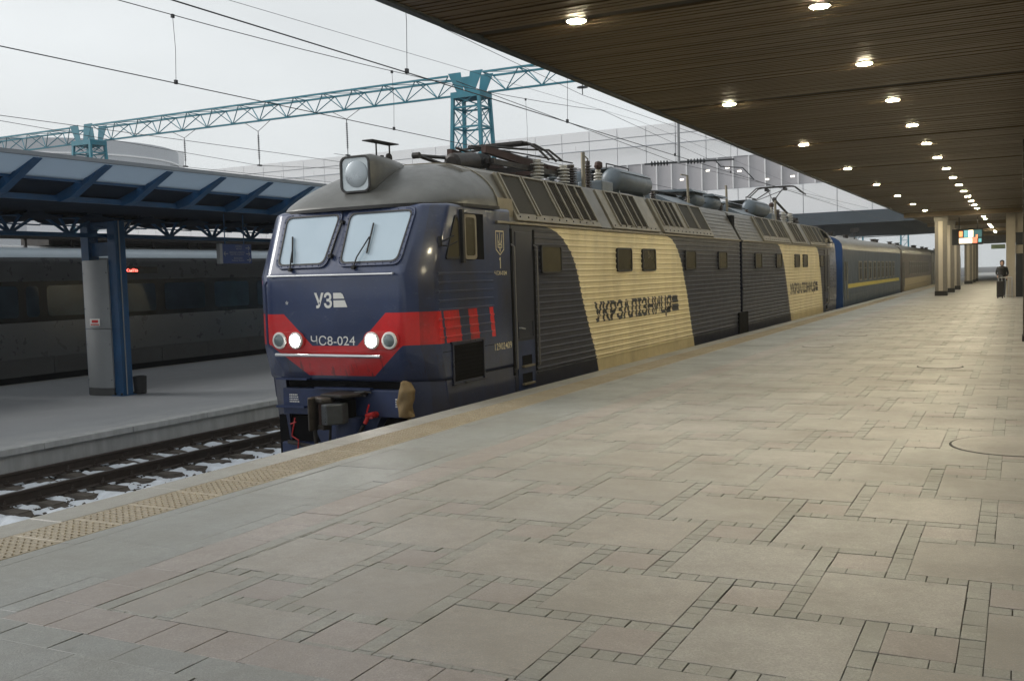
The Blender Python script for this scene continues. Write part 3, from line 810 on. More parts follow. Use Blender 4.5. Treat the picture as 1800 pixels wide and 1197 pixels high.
    vent(21.25, 25.25, ((21.42, 22.08), (22.20, 22.86), (23.25, 24.12), (24.22, 25.08)), (1, 1, 0, 0), tlow=.22, grid_mat=('louver', 'louver', 'meshgrey', 'meshgrey'))
    slope_quad(17.56, 18.08, .02, 1.0, .03, .03).build('roof_cover_plate', 'roofgrey', o)
    for k in range(7):
        t = .10+k*.125; slope_quad(25.4, YB-.05, t, t+.02, .012, .014).build('roof_rib', 'roofgrey', o)
    # cab dome
    def dome(a, b):
        v = b; Y = 13.36-1.70*v
        w = 1.53*(1-(v**4)*.9999)**.25 if v < 1 else 0
        u = (2*a-1); uu = math.copysign(1-(1-abs(u))**1.6, u)*w if w else 0
        hu = max(0, 1-(abs(uu)/w)**3.0)**.55 if w > 1e-6 else 0
        return P(uu, Y, 2.70+.735*hu*max(0, 1-v**1.6)**.85)
    m = MB(); m.grid(dome, 40, 26); m.build('cab_roof_dome', 'domegrey', o, smooth=True, angle=70)
    m = MB(); pts = []
    for k in range(61):
        t = -1+2*k/60; v = (1-abs(t)**4)**.25; pts.append((1.53*t, 13.36-1.70*v))
    for i in range(60):
        (u0, y0), (u1, y1) = pts[i], pts[i+1]
        m.bar(P(u0, y0, 2.69), P(u1, y1, 2.69), .05, .045)
    m.build('roof_brim', 'black', o)
    m = MB(); pts = [dome(k/24, 0) for k in range(25)]
    for i in range(24): m.bar(pts[i], pts[i+1], .03, .035)
    m.build('dome_seam', 'ventgrey', o)
    m = MB(); m.box(XC-1.46, XC+1.46, *sorted((fy(13.30), fy(13.98))), 2.4, 2.86); m.build('cab_rear_wall', 'ventgrey', o)
    # searchlight housing on the dome
    secs = [(11.93, .255, 2.93, 3.45, .10), (12.05, .275, 2.90, 3.475, .10), (12.5, .25, 2.95, 3.47, .12), (12.95, .18, 3.0, 3.44, .12), (13.3, .06, 3.1, 3.38, .05)]
    m = MB(); n = 20
    for (Y, w, z0, z1, r) in secs: m.v += [P(p, Y, q) for p, q in rrect(-w, w, z0, z1, min(r, w*.8), 4)]
    for k in range(4): m.f += [(k*n+i, k*n+(i+1) % n, (k+1)*n+(i+1) % n, (k+1)*n+i) for i in range(n)]
    h = m.build('searchlight_housing', 'domegrey', o, smooth=True)
    m = MB(); ring(m, rrect(-.255, .255, 2.93, 3.45, .10), rrect(-.228, .228, 2.957, 3.423, .075), lambda a, b, c: P(a, 11.93-c, b), 0, .025); m.build('lens_frame', 'black', h)
    m = MB(); m.poly([P(a, 11.925, b) for a, b in rrect(-.23, .23, 2.955, 3.425, .075)]); m.build('lens', 'lens', h)
    m = MB(); m.lathe(P(.02, 11.918, 3.19), (0, -s, 0), [(0, .19), (.004, .18), (.006, .05)], 20); m.build('reflector', 'reflector', h, smooth=True)
    return root, P, fy, s, o

def louver_mat(name, c0, c1, sc=70):
    g = G(name); x, y, z = g.xyz()
    w = g.m('FRACT', g.m('MULTIPLY', y, sc/6.0))
    f = g.ramp(w, [(0, 0), (.45, 1), (.9, 0)])
    c = g.mix(f, c0, c1); c = g.mix(g.ramp(g.noise(6, 5, .7), [(.4, 0), (.8, .4)]), c, sc3(c1, 1.5))
    g.base(c); g.rough(.85); g.p.inputs['Specular IOR Level'].default_value = .2; g.bump(f, .6, .02); return g.mat
M['louver'] = louver_mat('brown_louvers', (.012, .010, .007), (.034, .027, .017))
M['meshgrey'] = pbr('grey_mesh_filter', (.036, .032, .023), .85, 0, var=.2, vs=30, bump=.3, bs=120)
def lens_mat():
    g = G('searchlight_lens'); g.base(g.mix(g.noise(9, 4), (.34, .40, .44), (.6, .64, .66))); g.rough(.1); g.p.inputs['Metallic'].default_value = .35
    return g.mat
M['lens'] = lens_mat()

front, P, fy, s, o = loco(False)
# ---- windscreens on the raked front
def fy_at(z): return ch(z)[0]
def F(u, z, d=0): return P(u, fy_at(z)-d, z)
for qo, nm in (([(-1.085, 2.665), (-.045, 2.665), (-.115, 1.88), (-1.02, 1.88)], 'left'), ([(.03, 2.665), (1.165, 2.665), (1.095, 1.88), (.055, 1.88)], 'right')):
    qo = [(max(-1.10, a), b) for a, b in qo]
    cx = sum(a for a, b in qo)/4; cz = sum(b for a, b in qo)/4
    qi = [(a-math.copysign(.055, a-cx), b-math.copysign(.05, b-cz)) for a, b in qo]
    out = quadround(qo, .12); inn = quadround(qi, .09)
    m = MB(); ring(m, out, inn, lambda a, b, c: F(a, b, c), -.01, .030); w = m.build('windscreen', 'cab', o)
    out2 = quadround([(a+(cx-a)*.028, b+(cz-b)*.035) for a, b in qo], .11)
    m = MB(); ring(m, quadround([(a+math.copysign(.010, a-cx), b+math.copysign(.010, b-cz)) for a, b in qi], .095), quadround([(a-math.copysign(.010, a-cx), b-math.copysign(.010, b-cz)) for a, b in qi], .088), lambda a, b, c: F(a, b, c), .0, .036); m.build('seal', 'black', w)
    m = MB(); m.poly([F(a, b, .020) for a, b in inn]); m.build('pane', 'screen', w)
    ring_pts = quadround([(a+(cx-a)*.055, b+(cz-b)*.065) for a, b in qo], .10, 6)
    m = MB()
    for k in range(0, len(ring_pts)):
        m.cyl(F(*ring_pts[k], .028), F(*ring_pts[k], .036), .008, 6)
    for (a0, b0), (a1, b1) in zip(qo, qo[1:]+qo[:1]):
        for k in range(1, 8):
            t = k/8; a = a0+(a1-a0)*t; b = b0+(b1-b0)*t; m.cyl(F(a+(cx-a)*.05, b+(cz-b)*.06, .028), F(a+(cx-a)*.05, b+(cz-b)*.06, .036), .008, 6)
    m.build('rivets', 'frame_navy', w, kind='stuff')
    # wiper
    if nm == 'right': piv, mid, tip, ba, bb = (.36, 1.86), (.40, 2.0), (.52, 2.27), (.53, 2.05), (.525, 2.46)
    else: piv, mid, tip, ba, bb = (-.72, 1.86), (-.73, 2.0), (-.76, 2.15), (-.71, 1.96), (-.83, 2.33)
    m = MB(); m.tube([F(*piv, .04), F(*mid, .07), F(*tip, .06)], .010); m.tube([F(*ba, .045), F(*bb, .045)], .013)
    m.cyl(F(piv[0], piv[1], 0), F(piv[0], piv[1], .06), .028, 8); m.build('wiper', 'black', w)
m = MB(); m.tube([F(-.02, 2.5, .05), F(-.03, 2.3, .07), F(-.06, 2.05, .06)], .014)
m.cyl(F(-.02, 2.5, 0), F(-.02, 2.5, .07), .03, 8); m.cyl(F(-.07, 2.03, 0), F(-.07, 2.03, .07), .03, 8); m.build('window_divider_rod', 'black', o)
# belt handrail, lower handrail
m = MB(); m.tube([F(-1.08, 1.775, .055), F(1.04, 1.755, .055)], .016, 8)
for u in (-1.05, 0, 1.02): m.cyl(F(u, 1.765, 0), F(u, 1.765, .055), .012, 6)
m.build('belt_handrail', 'silver', o, smooth=True)
m = MB(); m.tube([F(-1.0, .665, .075), F(.78, .65, .075)], .024, 10)
for u in (-.9, -.1, .7): m.cyl(F(u, .66, -.02), F(u, .66, .075), .014, 6)
m.build('buffer_handrail', 'silver', o, smooth=True)
# grab rail at the far corner of the cab
m = MB(); m.tube([F(-1.09, 1.70, .06), F(-1.13, 1.66, .05), F(-1.13, .82, .05), F(-1.07, .74, .05)], .016, 6); m.build('corner_rail', 'frame_navy', o)
# headlamps
for sd in (-1, 1):
    m = MB(); m.prism([F(sd*a, b, .004) for a, b in rrect(.50, 1.075, .74, .99, .12, 5)], (0, -.022, 0)); pl = m.build('lamp_plate', 'red', o, bevel=.006)
    for u, lit in ((.645, True), (.930, False)):
        c = F(sd*u, .865, .026)
        m = MB(); m.lathe(c, (0, -1, 0), [(-.02, .118), (.018, .118), (.026, .108), (.028, .088), (.012, .084)], 28); m.build('lamp_bezel', 'white', pl, smooth=True)
        m = MB(); m.lathe(F(sd*u, .865, .048), (0, -1, 0), [(-.006, .086), (.004, .083), (.018, .05), (.022, .01)], 24)
        m.build('lit_headlamp' if lit else 'dark_headlamp', 'headlamp' if lit else 'dimlens', pl, smooth=True)
# lettering on the front
def front_text(name, polys, mat): 
    m = MB(); conform(m, polys, [.76, 1.77], lambda a, b: F(a, b, .0045)); return m.build(name, mat, o)
tr = text_tris('ЧС8-024'); front_text('number_lettering', [[(-.40+.75*a, .80+.13*b) for a, b in t] for t in tr], 'white')
# railway emblem: У, З and a split wing
UZ = [[(-.31+.30*a, 1.322+.198*b) for a, b in t] for t in text_tris('УЗ', .03)]
UZ += [[(.015, 1.44), (.20, 1.44), (.175, 1.50), (.14, 1.52), (.015, 1.52)], [(.015, 1.322), (.245, 1.322), (.205, 1.418), (.015, 1.418)]]
front_text('railway_emblem', UZ, 'white')
front_text('star_mark', strokes([[(-.795+.028*math.sin(R(144*k)), 1.395+.028*math.cos(R(144*k))) for k in range(6)]], .006), 'white')
# ---- buffer beam, chin, pilot, coupler
for sd in (-1, 1):
    m = MB(); m.prism([P(sd*1.045, 11.47, .285), P(sd*1.497, 11.76, .285), P(sd*1.497, 11.86, -.60), P(sd*1.045, 11.55, -.60)], (0, .04, 0)); m.build('corner_skirt', 'cab', o)
m = MB(); m.box(XC-1.05, XC+1.04, 11.40, 11.75, -.20, .175)
m.build('buffer_beam', 'frame_navy', o, bevel=.012)
for bx in ((-.45, .50, 11.36, 11.44, .17, .20), (-1.1, -.6, 11.30, 11.46, -.10, -.07), (-1.1, -.55, 11.32, 11.5, .30, .325)):
    m = MB(); m.box(XC+bx[0], XC+bx[1], *bx[2:]); m.build('foot_step', 'frame_navy', o)
m = MB(); m.prism([P(-.62, 11.42, -.20), P(.62, 11.42, -.20), P(.40, 11.42, -.62), P(-.40, 11.42, -.62)], (0, .25, 0))
m.build('pilot_plate', 'frame_navy', o)
m = MB(); m.box(XC-1.15, XC+1.15, 11.45, 11.60, -1.02, -.62); m.build('rail_guard', 'frame_navy', o, bevel=.02)
m = MB(); m.cyl(P(.15, 11.36, -.66), P(.15, 11.36, -.20), .21, 16); m.build('draft_gear_pot', 'frame_navy', o, smooth=True)
m = MB(); m.tube([P(-.95, 11.36, -.60), P(-.15, 11.30, -.68)], .03, 8); m.build('guard_rod', 'darkmetal', o)
m = MB(); m.box(XC-1.3, XC+1.3, 11.6, 12.4, -1.05, -.25); m.build('wheel_shadow_box', 'blackgap', o)  # black block put in as the shade around the wheels
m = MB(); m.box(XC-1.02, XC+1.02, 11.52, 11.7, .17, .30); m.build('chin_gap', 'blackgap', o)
# automatic coupler
m = MB(); m.box(XC-.06, XC+.24, 11.02, 11.40, -.22, .06); m.build('coupler_shank', 'blackgap', o, bevel=.03)
m = MB(); m.prism([P(-.19, 10.86, -.34), P(-.13, 10.80, -.34), P(-.10, 10.86, -.34), P(-.10, 11.06, -.34), P(-.17, 11.08, -.34)], (0, 0, .46)); jaw = m.build('coupler_jaw', 'coupler', o, bevel=.018)
m = MB(); m.prism([P(-.10, 10.90, .05), P(.03, 10.88, .03), P(.12, 10.98, .03), P(.10, 11.1, .05), P(-.10, 11.06, .05)], (0, 0, .075)); m.build('coupler_crown', 'coupler', o, bevel=.02)
m = MB(); m.prism([P(-.10, 10.94, -.33), P(.03, 10.90, -.33), P(.10, 11.0, -.33), P(-.08, 11.06, -.33)], (0, 0, .07)); m.build('coupler_toe', 'coupler', o, bevel=.015)
m = MB(); m.cyl(P(-.05, 10.97, -.30), P(-.05, 10.97, .06), .035, 10); m.build('coupler_lock', 'rust', o, smooth=True)
m = MB(); m.prism([P(.02, 10.88, -.25), P(.15, 10.82, -.25), P(.30, 10.98, -.25), P(.28, 11.15, -.25), P(.02, 11.08, -.25)], (0, 0, .28)); kn = m.build('coupler_knuckle', 'couplerlight', o, bevel=.018)
for k in range(5):
    m = MB(); m.bar(P(.035, 10.872, -.21+k*.045), P(.135, 10.824, -.20+k*.045), .012, .014); m.build('casting_rib', 'couplerlight', kn)
m = MB(); m.prism([P(-.08, 11.0, .105), P(.30, 10.98, .10), P(.44, 11.2, .10), P(.44, 11.40, .10), P(-.06, 11.40, .105)], (0, 0, .05)); m.build('coupler_guide', 'darkmetal', o, bevel=.015)
m = MB(); m.cyl(P(-.15, 10.95, -.34), P(-.14, 10.97, -.62), .03, 8); m.build('coupler_pin', 'darkmetal', o, smooth=True)
m = MB(); m.tube([P(.50, 11.38, .14), P(.44, 11.30, .16), P(.30, 11.26, .15), P(.30, 11.26, .11), P(.46, 11.30, .10)], .012); m.build('release_chain', 'couplerlight', o)
m = MB(); m.cyl(P(.56, 11.40, -.16), P(.56, 11.26, -.16), .045, 10); m.cyl(P(.48, 11.28, -.17), P(.61, 11.27, -.14), .035, 8); m.cyl(P(.51, 11.28, -.17), P(.46, 11.26, -.27), .03, 8); m.tube([P(.50, 11.26, -.12), P(.54, 11.26, -.01)], .012)
m.build('brake_cock', 'red', o, smooth=True)
m = MB(); m.tube([P(.44, 11.25, -.30), P(.36, 11.22, -.45), P(.34, 11.25, -.62), P(.42, 11.3, -.72)], .026, 8); m.build('brake_hose', 'black', o, smooth=True)
m = MB(); m.tube([P(-.82, 11.36, -.25), P(-.80, 11.3, -.36), P(-.84, 11.3, -.50), P(-.72, 11.3, -.56), P(-.74, 11.3, -.68)], .009); m.tube([P(-.9, 11.36, -.34), P(-.76, 11.3, -.30)], .010); m.build('red_chain', 'red', o)
for u0 in (-.85, -.62, .1): 
    m = MB(); m.tube([P(u0+.7, 11.3, -.30), P(u0+.72, 11.24, -.6), P(u0+.62, 11.26, -.75)], .02); m.build('hanging_hose', 'black', o)
for u0, z0 in ((-.93, -.03), (.88, -.055)):
    m = MB()
    for k in range(4):
        x = 0
        while x < .15:
            w = random.uniform(.012, .03); m.add([P(u0+x, 11.397, z0+.10-k*.033), P(u0+x+w, 11.397, z0+.10-k*.033), P(u0+x+w, 11.397, z0+.118-k*.033), P(u0+x, 11.397, z0+.118-k*.033)], [(0, 1, 2, 3)]); x += w+.007
    m.build('small_print', 'white', o)
# canvas bag over the socket at the corner of the beam
def sack(a, b):
    t = 2*math.pi*a; z = .33-.50*b
    w = (.05+.068*min(1, b*4))*(1-.12*b)*(1+.10*math.sin(3*t+7*b)+.08*math.sin(13*b+2*t)+.05*math.sin(5*t-17*b))
    if b < .02: w = .02
    if b > .97: w = .03
    sway = .03*math.sin(6*b)+.03*b
    return P(1.14+sway+w*math.cos(t), 11.24+w*.9*math.sin(t), z)
m = MB(); m.grid(sack, 22, 26); m.build('canvas_bag', 'canvas', o, smooth=True, angle=80)
m = MB(); m.cyl(P(1.19, 11.26, -.18), P(1.21, 11.28, -.42), .035, 8); m.build('cable_tail', 'canvas', o)
# ---- cab flank: quarter light, drop window, grille, mirror
def S3(Y, z, d=0): return P(HW+d, Y, z)
tri = quadround([(11.80, 1.93), (12.20, 1.93), (12.19, 2.50), (12.10, 2.55)], .05, 3)
cxx = sum(p[0] for p in tri)/len(tri); czz = sum(p[1] for p in tri)/len(tri)
inn = [(a+(cxx-a)*.14, b+(czz-b)*.10) for a, b in tri]
m = MB(); ring(m, tri, inn, lambda a, b, c: S3(a, b, c), -.03, .018); w = m.build('quarter_light', 'black', o)
m = MB(); m.poly([S3(a, b, .010) for a, b in inn]); m.build('pane', 'windowolive', w)
m = MB(); m.box(XC+HW-.02, XC+HW+.004, 12.28, 12.92, 1.93, 2.58); w = m.build('drop_window', 'blackgap', o)
m = MB(); ring(m, rrect(12.30, 12.66, 1.93, 2.56, .06), rrect(12.345, 12.615, 1.98, 2.515, .04), lambda a, b, c: S3(a, b, c), .004, .034); m.build('sliding_frame', 'ventgrey', w)
m = MB(); m.poly([S3(a, b, .022) for a, b in rrect(12.34, 12.62, 1.975, 2.52, .04)]); m.build('pane', 'windowolive', w)
m = MB(); m.box(XC+HW, XC+HW+.05, 12.23, 12.29, 1.88, 2.62); m.build('window_post', 'black', w)
m = MB(); m.tube([P(1.42, 11.72, 2.16), P(1.60, 11.66, 2.18), P(1.66, 11.78, 2.24)], .012); m.tube([P(1.44, 11.76, 2.12), P(1.62, 11.70, 2.10), P(1.68, 11.84, 2.16)], .010); m.cyl(P(1.50, 11.69, 2.10), P(1.50, 11.69, 2.24), .03, 8); m.build('mirror_arm', 'black', o)
m = MB(); m.box(XC+HW, XC+HW+.012, 11.94, 12.78, .25, .75); gq = m.build('side_grille', 'blackgap', o)
m = MB(); m.box(XC+HW, XC+HW+.035, 11.86, 12.82, .775, .80); m.box(XC+HW, XC+HW+.035, 11.88, 12.84, .20, .22); m.box(XC+HW, XC+HW+.02, 11.90, 11.935, .22, .775); m.box(XC+HW, XC+HW+.02, 12.785, 12.82, .22, .775); m.build('grille_frame', 'navy', gq)
m = MB()
for k in range(9): m.box(XC+HW+.010, XC+HW+.02, 11.95, 12.77, .28+k*.052, .29+k*.052)
m.build('grille_bars', 'blackgap', gq)
for bx in ((11.66, 13.78, .672, .680), (11.70, 13.78, .288, .296)):
    m = MB(); m.box(XC+HW-.002, XC+HW+.004, *bx); m.build('panel_seam', 'blackgap', o)
# emblem shield with trident and the unit numbers on the flank
def flank_text(name, polys, mat, root=None, P=P):
    m = MB()
    for k, p in enumerate(polys): conform(m, [p], [], lambda a, b: P(HW+.004+(k % 40)*.00012, a, b))
    return m.build(name, mat, o)
sh = strokes([[(13.30, 2.35), (13.55, 2.35), (13.55, 2.08), (13.425, 2.0), (13.30, 2.08), (13.30, 2.35)]], .018)
sh += strokes([[(13.425, 2.325), (13.425, 2.14)], [(13.35, 2.30), (13.365, 2.22), (13.36, 2.11), (13.49, 2.11), (13.485, 2.22), (13.50, 2.30)], [(13.365, 2.22), (13.40, 2.16), (13.425, 2.14), (13.45, 2.16), (13.485, 2.22)], [(13.36, 2.11), (13.36, 2.15), (13.39, 2.14)], [(13.49, 2.11), (13.49, 2.15), (13.46, 2.14)], [(13.40, 2.11), (13.425, 2.045), (13.45, 2.11)]], .013)
flank_text('shield_emblem', sh, 'cream')
flank_text('section_digit', strokes([[(13.425, 1.955), (13.425, 1.805)], [(13.425, 1.955), (13.40, 1.93)]], .022), 'cream')
flank_text('unit_number', [[(13.22+.40*a, 1.70+.06*b) for a, b in t] for t in text_tris('ЧС8-024', .01)], 'cream')
flank_text('register_number', [[(13.16+.56*a, .585+.105*b) for a, b in t] for t in text_tris('12902409', .006)], 'cream')
def big_name(P, o, y0, y1):
    m = MB(); tt = text_tris('УКРЗАЛІЗНИЦЯ', .035)
    L = y1-y0-.55
    polys = [[(y0+L*a, .80+.345*b) for a, b in t] for t in tt]
    yy = y1-.50
    polys += [[(yy, .80), (yy+.50, .80), (yy+.46, .955), (yy, .955)], [(yy, .985), (yy+.45, .985), (yy+.40, 1.12), (yy+.33, 1.145), (yy, 1.145)]]
    conform(m, polys, RIB_Z, lambda a, b: (XC+HW+rib_off(b)+.004, a, b))
    m.build('railway_name', 'textdark', o)
big_name(P, front, 17.1, 22.22)

# ---- roof gear of the front section: lowered pantograph, insulators, air tanks
def insulator(P, o, u, Y, z0, z1, r, mat, n=5, name='insulator'):
    m = MB(); prof = [(0, r*.45)]; h = z1-z0
    for k in range(n):
        a = h*(.08+.80*k/n); st = h*.80/n
        prof += [(a, r*.45), (a+st*.25, r), (a+st*.55, r*.95), (a+st*.75, r*.5)]
    prof += [(h*.90, r*.5), (h*.90, r*.6), (h, r*.6)]
    m.lathe(P(u, Y, z0), (0, 0, 1), prof, 14); return m.build(name, mat, o, smooth=True)
def tank(P, o, s, u, y0, y1, z, r, lid=True):
    m = MB(); L = y1-y0
    m.lathe(P(u, y0, z), (0, s, 0), [(0, r*.05), (.01, r*.55), (.05, r*.88), (.10, r), (L-.10, r), (L-.05, r*.88), (L-.01, r*.55), (L, r*.05)], 24); t = m.build('air_tank', 'bluegrey', o, smooth=True, angle=50)
    m = MB(); m.box(XC+u-.1, XC+u+.1, *sorted((P(0, y0+.25, 0)[1], P(0, y0+.33, 0)[1])), 3.36, z-r*.9); m.build('tank_saddle', 'bluegrey', t)
    m = MB(); m.box(XC+u-.1, XC+u+.1, *sorted((P(0, y1-.33, 0)[1], P(0, y1-.25, 0)[1])), 3.36, z-r*.9); m.build('tank_saddle', 'bluegrey', t)
    if lid:
        m = MB(); m.prism([P(u-.75, y0+.1, z+r*1.02), P(u+.02, y0+.1, z+r*1.05), P(u+r*.9, y0+.1, z+r*.62), P(u+r*.86, y0+.1, z+r*.58), P(u, y0+.1, z+r*.98), P(u-.75, y0+.1, z+r*.95)], (0, s*(L-.2), 0)); m.build('tank_shield', 'bluegrey', t)
    return t
def roof_gear(P, o, s, folded):
    for sd in (.62, -.62):
        m = MB(); m.box(XC+sd-.05, XC+sd+.05, *sorted((P(0, 13.9, 0)[1], P(0, 18.2, 0)[1])), 3.36, 3.42); m.build('roof_rail', 'bluegrey', o)
    insulator(P, o, .60, 16.75, 3.40, 3.78, .13, 'porcelain'); insulator(P, o, .60, 17.93, 3.40, 3.78, .13, 'porcelain'); insulator(P, o, -.6, 16.75, 3.40, 3.78, .13, 'porcelain'); insulator(P, o, -.6, 17.93, 3.40, 3.78, .13, 'porcelain')
    insulator(P, o, .5, 18.5, 3.38, 3.84, .145, 'brownporc', 8); insulator(P, o, .35, 18.9, 3.38, 3.75, .12, 'bluegrey', 4)
    insulator(P, o, .62, 17.35, 3.36, 3.56, .10, 'bluegrey', 2)
    insulator(P, o, .5, 19.42, 3.38, 4.0, .085, 'brownporc', 9); insulator(P, o, .55, 19.86, 3.40, 3.86, .10, 'porcelain', 6); insulator(P, o, .2, 20.1, 3.40, 3.86, .10, 'brownporc', 6)
    m = MB(); m.lathe(P(.58, 19.80, 3.86), (0, .3*s, 1), [(0, .05), (.05, .09), (.14, .08), (.17, .02)], 10); m.build('arrester_cap', 'rust', o, smooth=True)
    m = MB(); m.box(XC+.15, XC+.7, *sorted((P(0, 19.7, 0)[1], P(0, 20.35, 0)[1])), 3.36, 3.62); m.build('switch_box', 'bluegrey', o, bevel=.03)
    m = MB(); m.cyl(P(.55, 19.06, 3.36), P(.55, 19.06, 4.14), .045, 8); m.tube([P(.55, 19.06, 4.10), P(.50, 19.45, 4.04), P(.45, 19.5, 3.95)], .014); m.build('cable_post', 'ventgrey', o, smooth=True)
    tank(P, o, s, .50, 20.70, 22.9, 3.72, .25); tank(P, o, s, -.35, 20.70, 22.9, 3.72, .25, False)
    m = MB(); m.tube([P(.30, 21.0, 3.98), P(.30, 21.0, 4.10), P(.30, 22.4, 4.10), P(.30, 22.4, 3.98)], .014); m.build('tank_grab_rail', 'iron', o)
    insulator(P, o, .55, 23.4, 3.36, 3.62, .09, 'brownporc', 4); insulator(P, o, .25, 24.0, 3.36, 3.60, .08, 'porcelain', 4); insulator(P, o, .5, 26.4, 3.36, 3.66, .09, 'brownporc', 4)
    m = MB(); m.prism([P(-.7, 23.7, 3.36), P(.95, 23.7, 3.36), P(.45, 23.7, 3.60), P(-.3, 23.7, 3.60)], (0, s*1.9, 0)); m.build('resistor_hood', 'bluegrey', o)
    m = MB(); m.cyl(P(.2, 24.3, 3.60), P(.2, 24.3, 3.72), .10, 8); m.cyl(P(.0, 24.6, 3.60), P(.15, 24.9, 3.72), .06, 8); m.tube([P(.5, 23.4, 3.64), P(.45, 24.6, 3.68), P(.5, 26.4, 3.68), P(.4, 27.8, 3.62)], .016); m.build('busbar', 'iron', o)
    tank(P, o, s, -.30, 26.35, 27.6, 3.64, .23, False); tank(P, o, s, .42, 26.75, 27.7, 3.64, .22, False)
    m = MB(); m.prism([P(-.7, 26.3, 3.90), P(.62, 26.3, 3.87), P(.70, 26.3, 3.80), P(-.7, 26.3, 3.85)], (0, s*1.4, 0)); m.build('tank_shield', 'bluegrey', o)
    m = MB(); m.cyl(P(.62, 26.1, 3.36), P(.60, 26.1, 4.2), .035, 8); m.tube([P(.60, 26.1, 4.2), P(.50, 25.85, 4.22)], .02); m.build('cable_post', 'ventgrey', o)
    # pantograph base frame
    pg = empty('pantograph_frame', ORG[o.name]); pg.parent = o; pg.location = (0, 0, 0); ORG[pg.name] = ORG[o.name].copy()
    m = MB()
    for u in (-.5, .5): m.bar(P(u, 15.0, 3.62), P(u, 18.0, 3.62), .07, .09)
    for Y in (15.1, 16.6, 17.9): m.bar(P(-.6, Y, 3.62), P(.6, Y, 3.62), .07, .09)
    m.build('base_frame', 'darkmetal', pg)
    m = MB(); m.lathe(P(.30, 14.15, 3.52), (0, s*1.0, .11), [(0, .10), (.04, .155), (.75, .155), (.78, .10), (.95, .10)], 16); m.build('drive_cylinder', 'darkmetal', pg, smooth=True)
    m = MB()
    for k in range(7): m.lathe(P(.30, 14.95+k*.055, 3.615+k*.006), (0, s, .11), [(0, .09), (.015, .13), (.035, .13), (.05, .09)], 12)
    m.build('bellows', 'black', pg, smooth=True)
    m = MB(); m.tube([P(.20, 14.2, 3.48), P(.05, 13.55, 3.60), P(.15, 15.0, 3.66)], .03, 6); m.cyl(P(.10, 13.52, 3.60), P(-.02, 13.52, 3.60), .05, 10); m.build('drive_link', 'darkmetal', pg)
    if folded:
        for u in (-.42, .42):
            m = MB(); m.bar(P(u*.8, 15.2, 3.84), P(u, 18.1, 3.66), .09, .12); m.build('lower_arm', 'rust', pg)
            m = MB(); m.tube([P(u, 18.1, 3.72), P(u*.8, 17.5, 3.80), P(u*.6, 15.3, 3.92)], .025); m.build('upper_arm', 'darkmetal', pg)
        m = MB()
        for Y in (16.3, 16.62): 
            m.tube([P(-1.05, Y, 3.74), P(-.72, Y, 4.02), P(.0, Y, 4.06), P(.62, Y, 4.04), P(.85, Y, 3.90), P(1.05, Y, 3.70)], .022)
        m.box(XC-.55, XC+.55, *sorted((P(0, 16.25, 0)[1], P(0, 16.65, 0)[1])), 4.03, 4.075)
        m.build('collector_head', 'darkmetal', pg)
        m = MB(); m.tube([P(.3, 15.2, 3.9), P(.5, 16.4, 3.94), P(.55, 17.4, 4.02), P(.60, 17.9, 3.86)], .02); m.tube([P(.1, 15.2, 3.92), P(.3, 17.0, 3.92), P(.6, 18.4, 3.86)], .014); m.build('spring_rod', 'darkmetal', pg)
        m = MB(); m.box(XC-.2, XC+.5, *sorted((P(0, 17.5, 0)[1], P(0, 18.3, 0)[1])), 3.60, 3.76); m.build('knuckle_beam', 'rust', pg)
    else:
        kn = 18.35
        for u in (-.42, .42):
            m = MB(); m.tube([P(u, 15.6, 3.68), P(u*.9, kn, 4.22)], .045, 8); m.build('lower_arm', 'darkmetal', pg)
            m = MB(); m.tube([P(u*.9, kn, 4.22), P(u*.55, 16.3, 4.72)], .022, 8); m.cyl(P(u*.9-.06, kn, 4.22), P(u*.9+.06, kn, 4.22), .09, 12); m.build('upper_arm', 'darkmetal', pg)
        m = MB(); m.tube([P(.3, kn, 4.22), P(-.3, 16.3, 4.72)], .014); m.tube([P(-.3, kn, 4.22), P(.3, 16.3, 4.72)], .014); m.build('cross_brace', 'darkmetal', pg)
        m = MB()
        for Y in (16.12, 16.48):
            m.tube([P(-1.10, Y, 4.50), P(-.95, Y, 4.62), P(-.72, Y, 4.82), P(-.55, Y, 4.845), P(.55, Y, 4.845), P(.72, Y, 4.82), P(.95, Y, 4.62), P(1.10, Y, 4.50)], .024)
        for u in (-.35, .35): m.box(XC+u-.05, XC+u+.05, *sorted((P(0, 16.1, 0)[1], P(0, 16.5, 0)[1])), 4.70, 4.80)
        m.build('collector_head', 'darkmetal', pg)
roof_gear(P, front, 1, True)
m = MB(); m.tube([P(.0, 12.62, 3.40), P(0, 12.62, 3.52)], .03, 8); m.tube([P(-.05, 12.55, 3.52), P(-.05, 12.55, 3.70)], .012); m.tube([P(.05, 12.75, 3.52), P(.05, 12.75, 3.70)], .012)
m.box(XC-.09, XC+.09, 12.25, 12.95, 3.70, 3.715); m.cyl(P(.12, 12.6, 3.47), P(.15, 12.6, 3.47), .07, 12); m.build('roof_antenna', 'iron', front)
rear, P2, fy2, s2, o2 = loco(True)
o = rear
roof_gear(P2, rear, -1, False)
big_name(P2, rear, 34.75, 40.05)
# gangway between the sections
gw = empty('gangway_bellows', (XC, 28.08, -.3), 'black rubber gangway filling the gap between the two locomotive sections', 'gangway')
m = MB(); m.box(XC-1.30, XC+1.30, 27.955, 28.215, -.3, 3.2); m.build('bellows', 'blackgap', gw)
m = MB(); m.box(XC+1.30, XC+1.56, 27.62, 28.62, -.95, .50); m.build('jumper_box', 'blackgap', gw, bevel=.02)
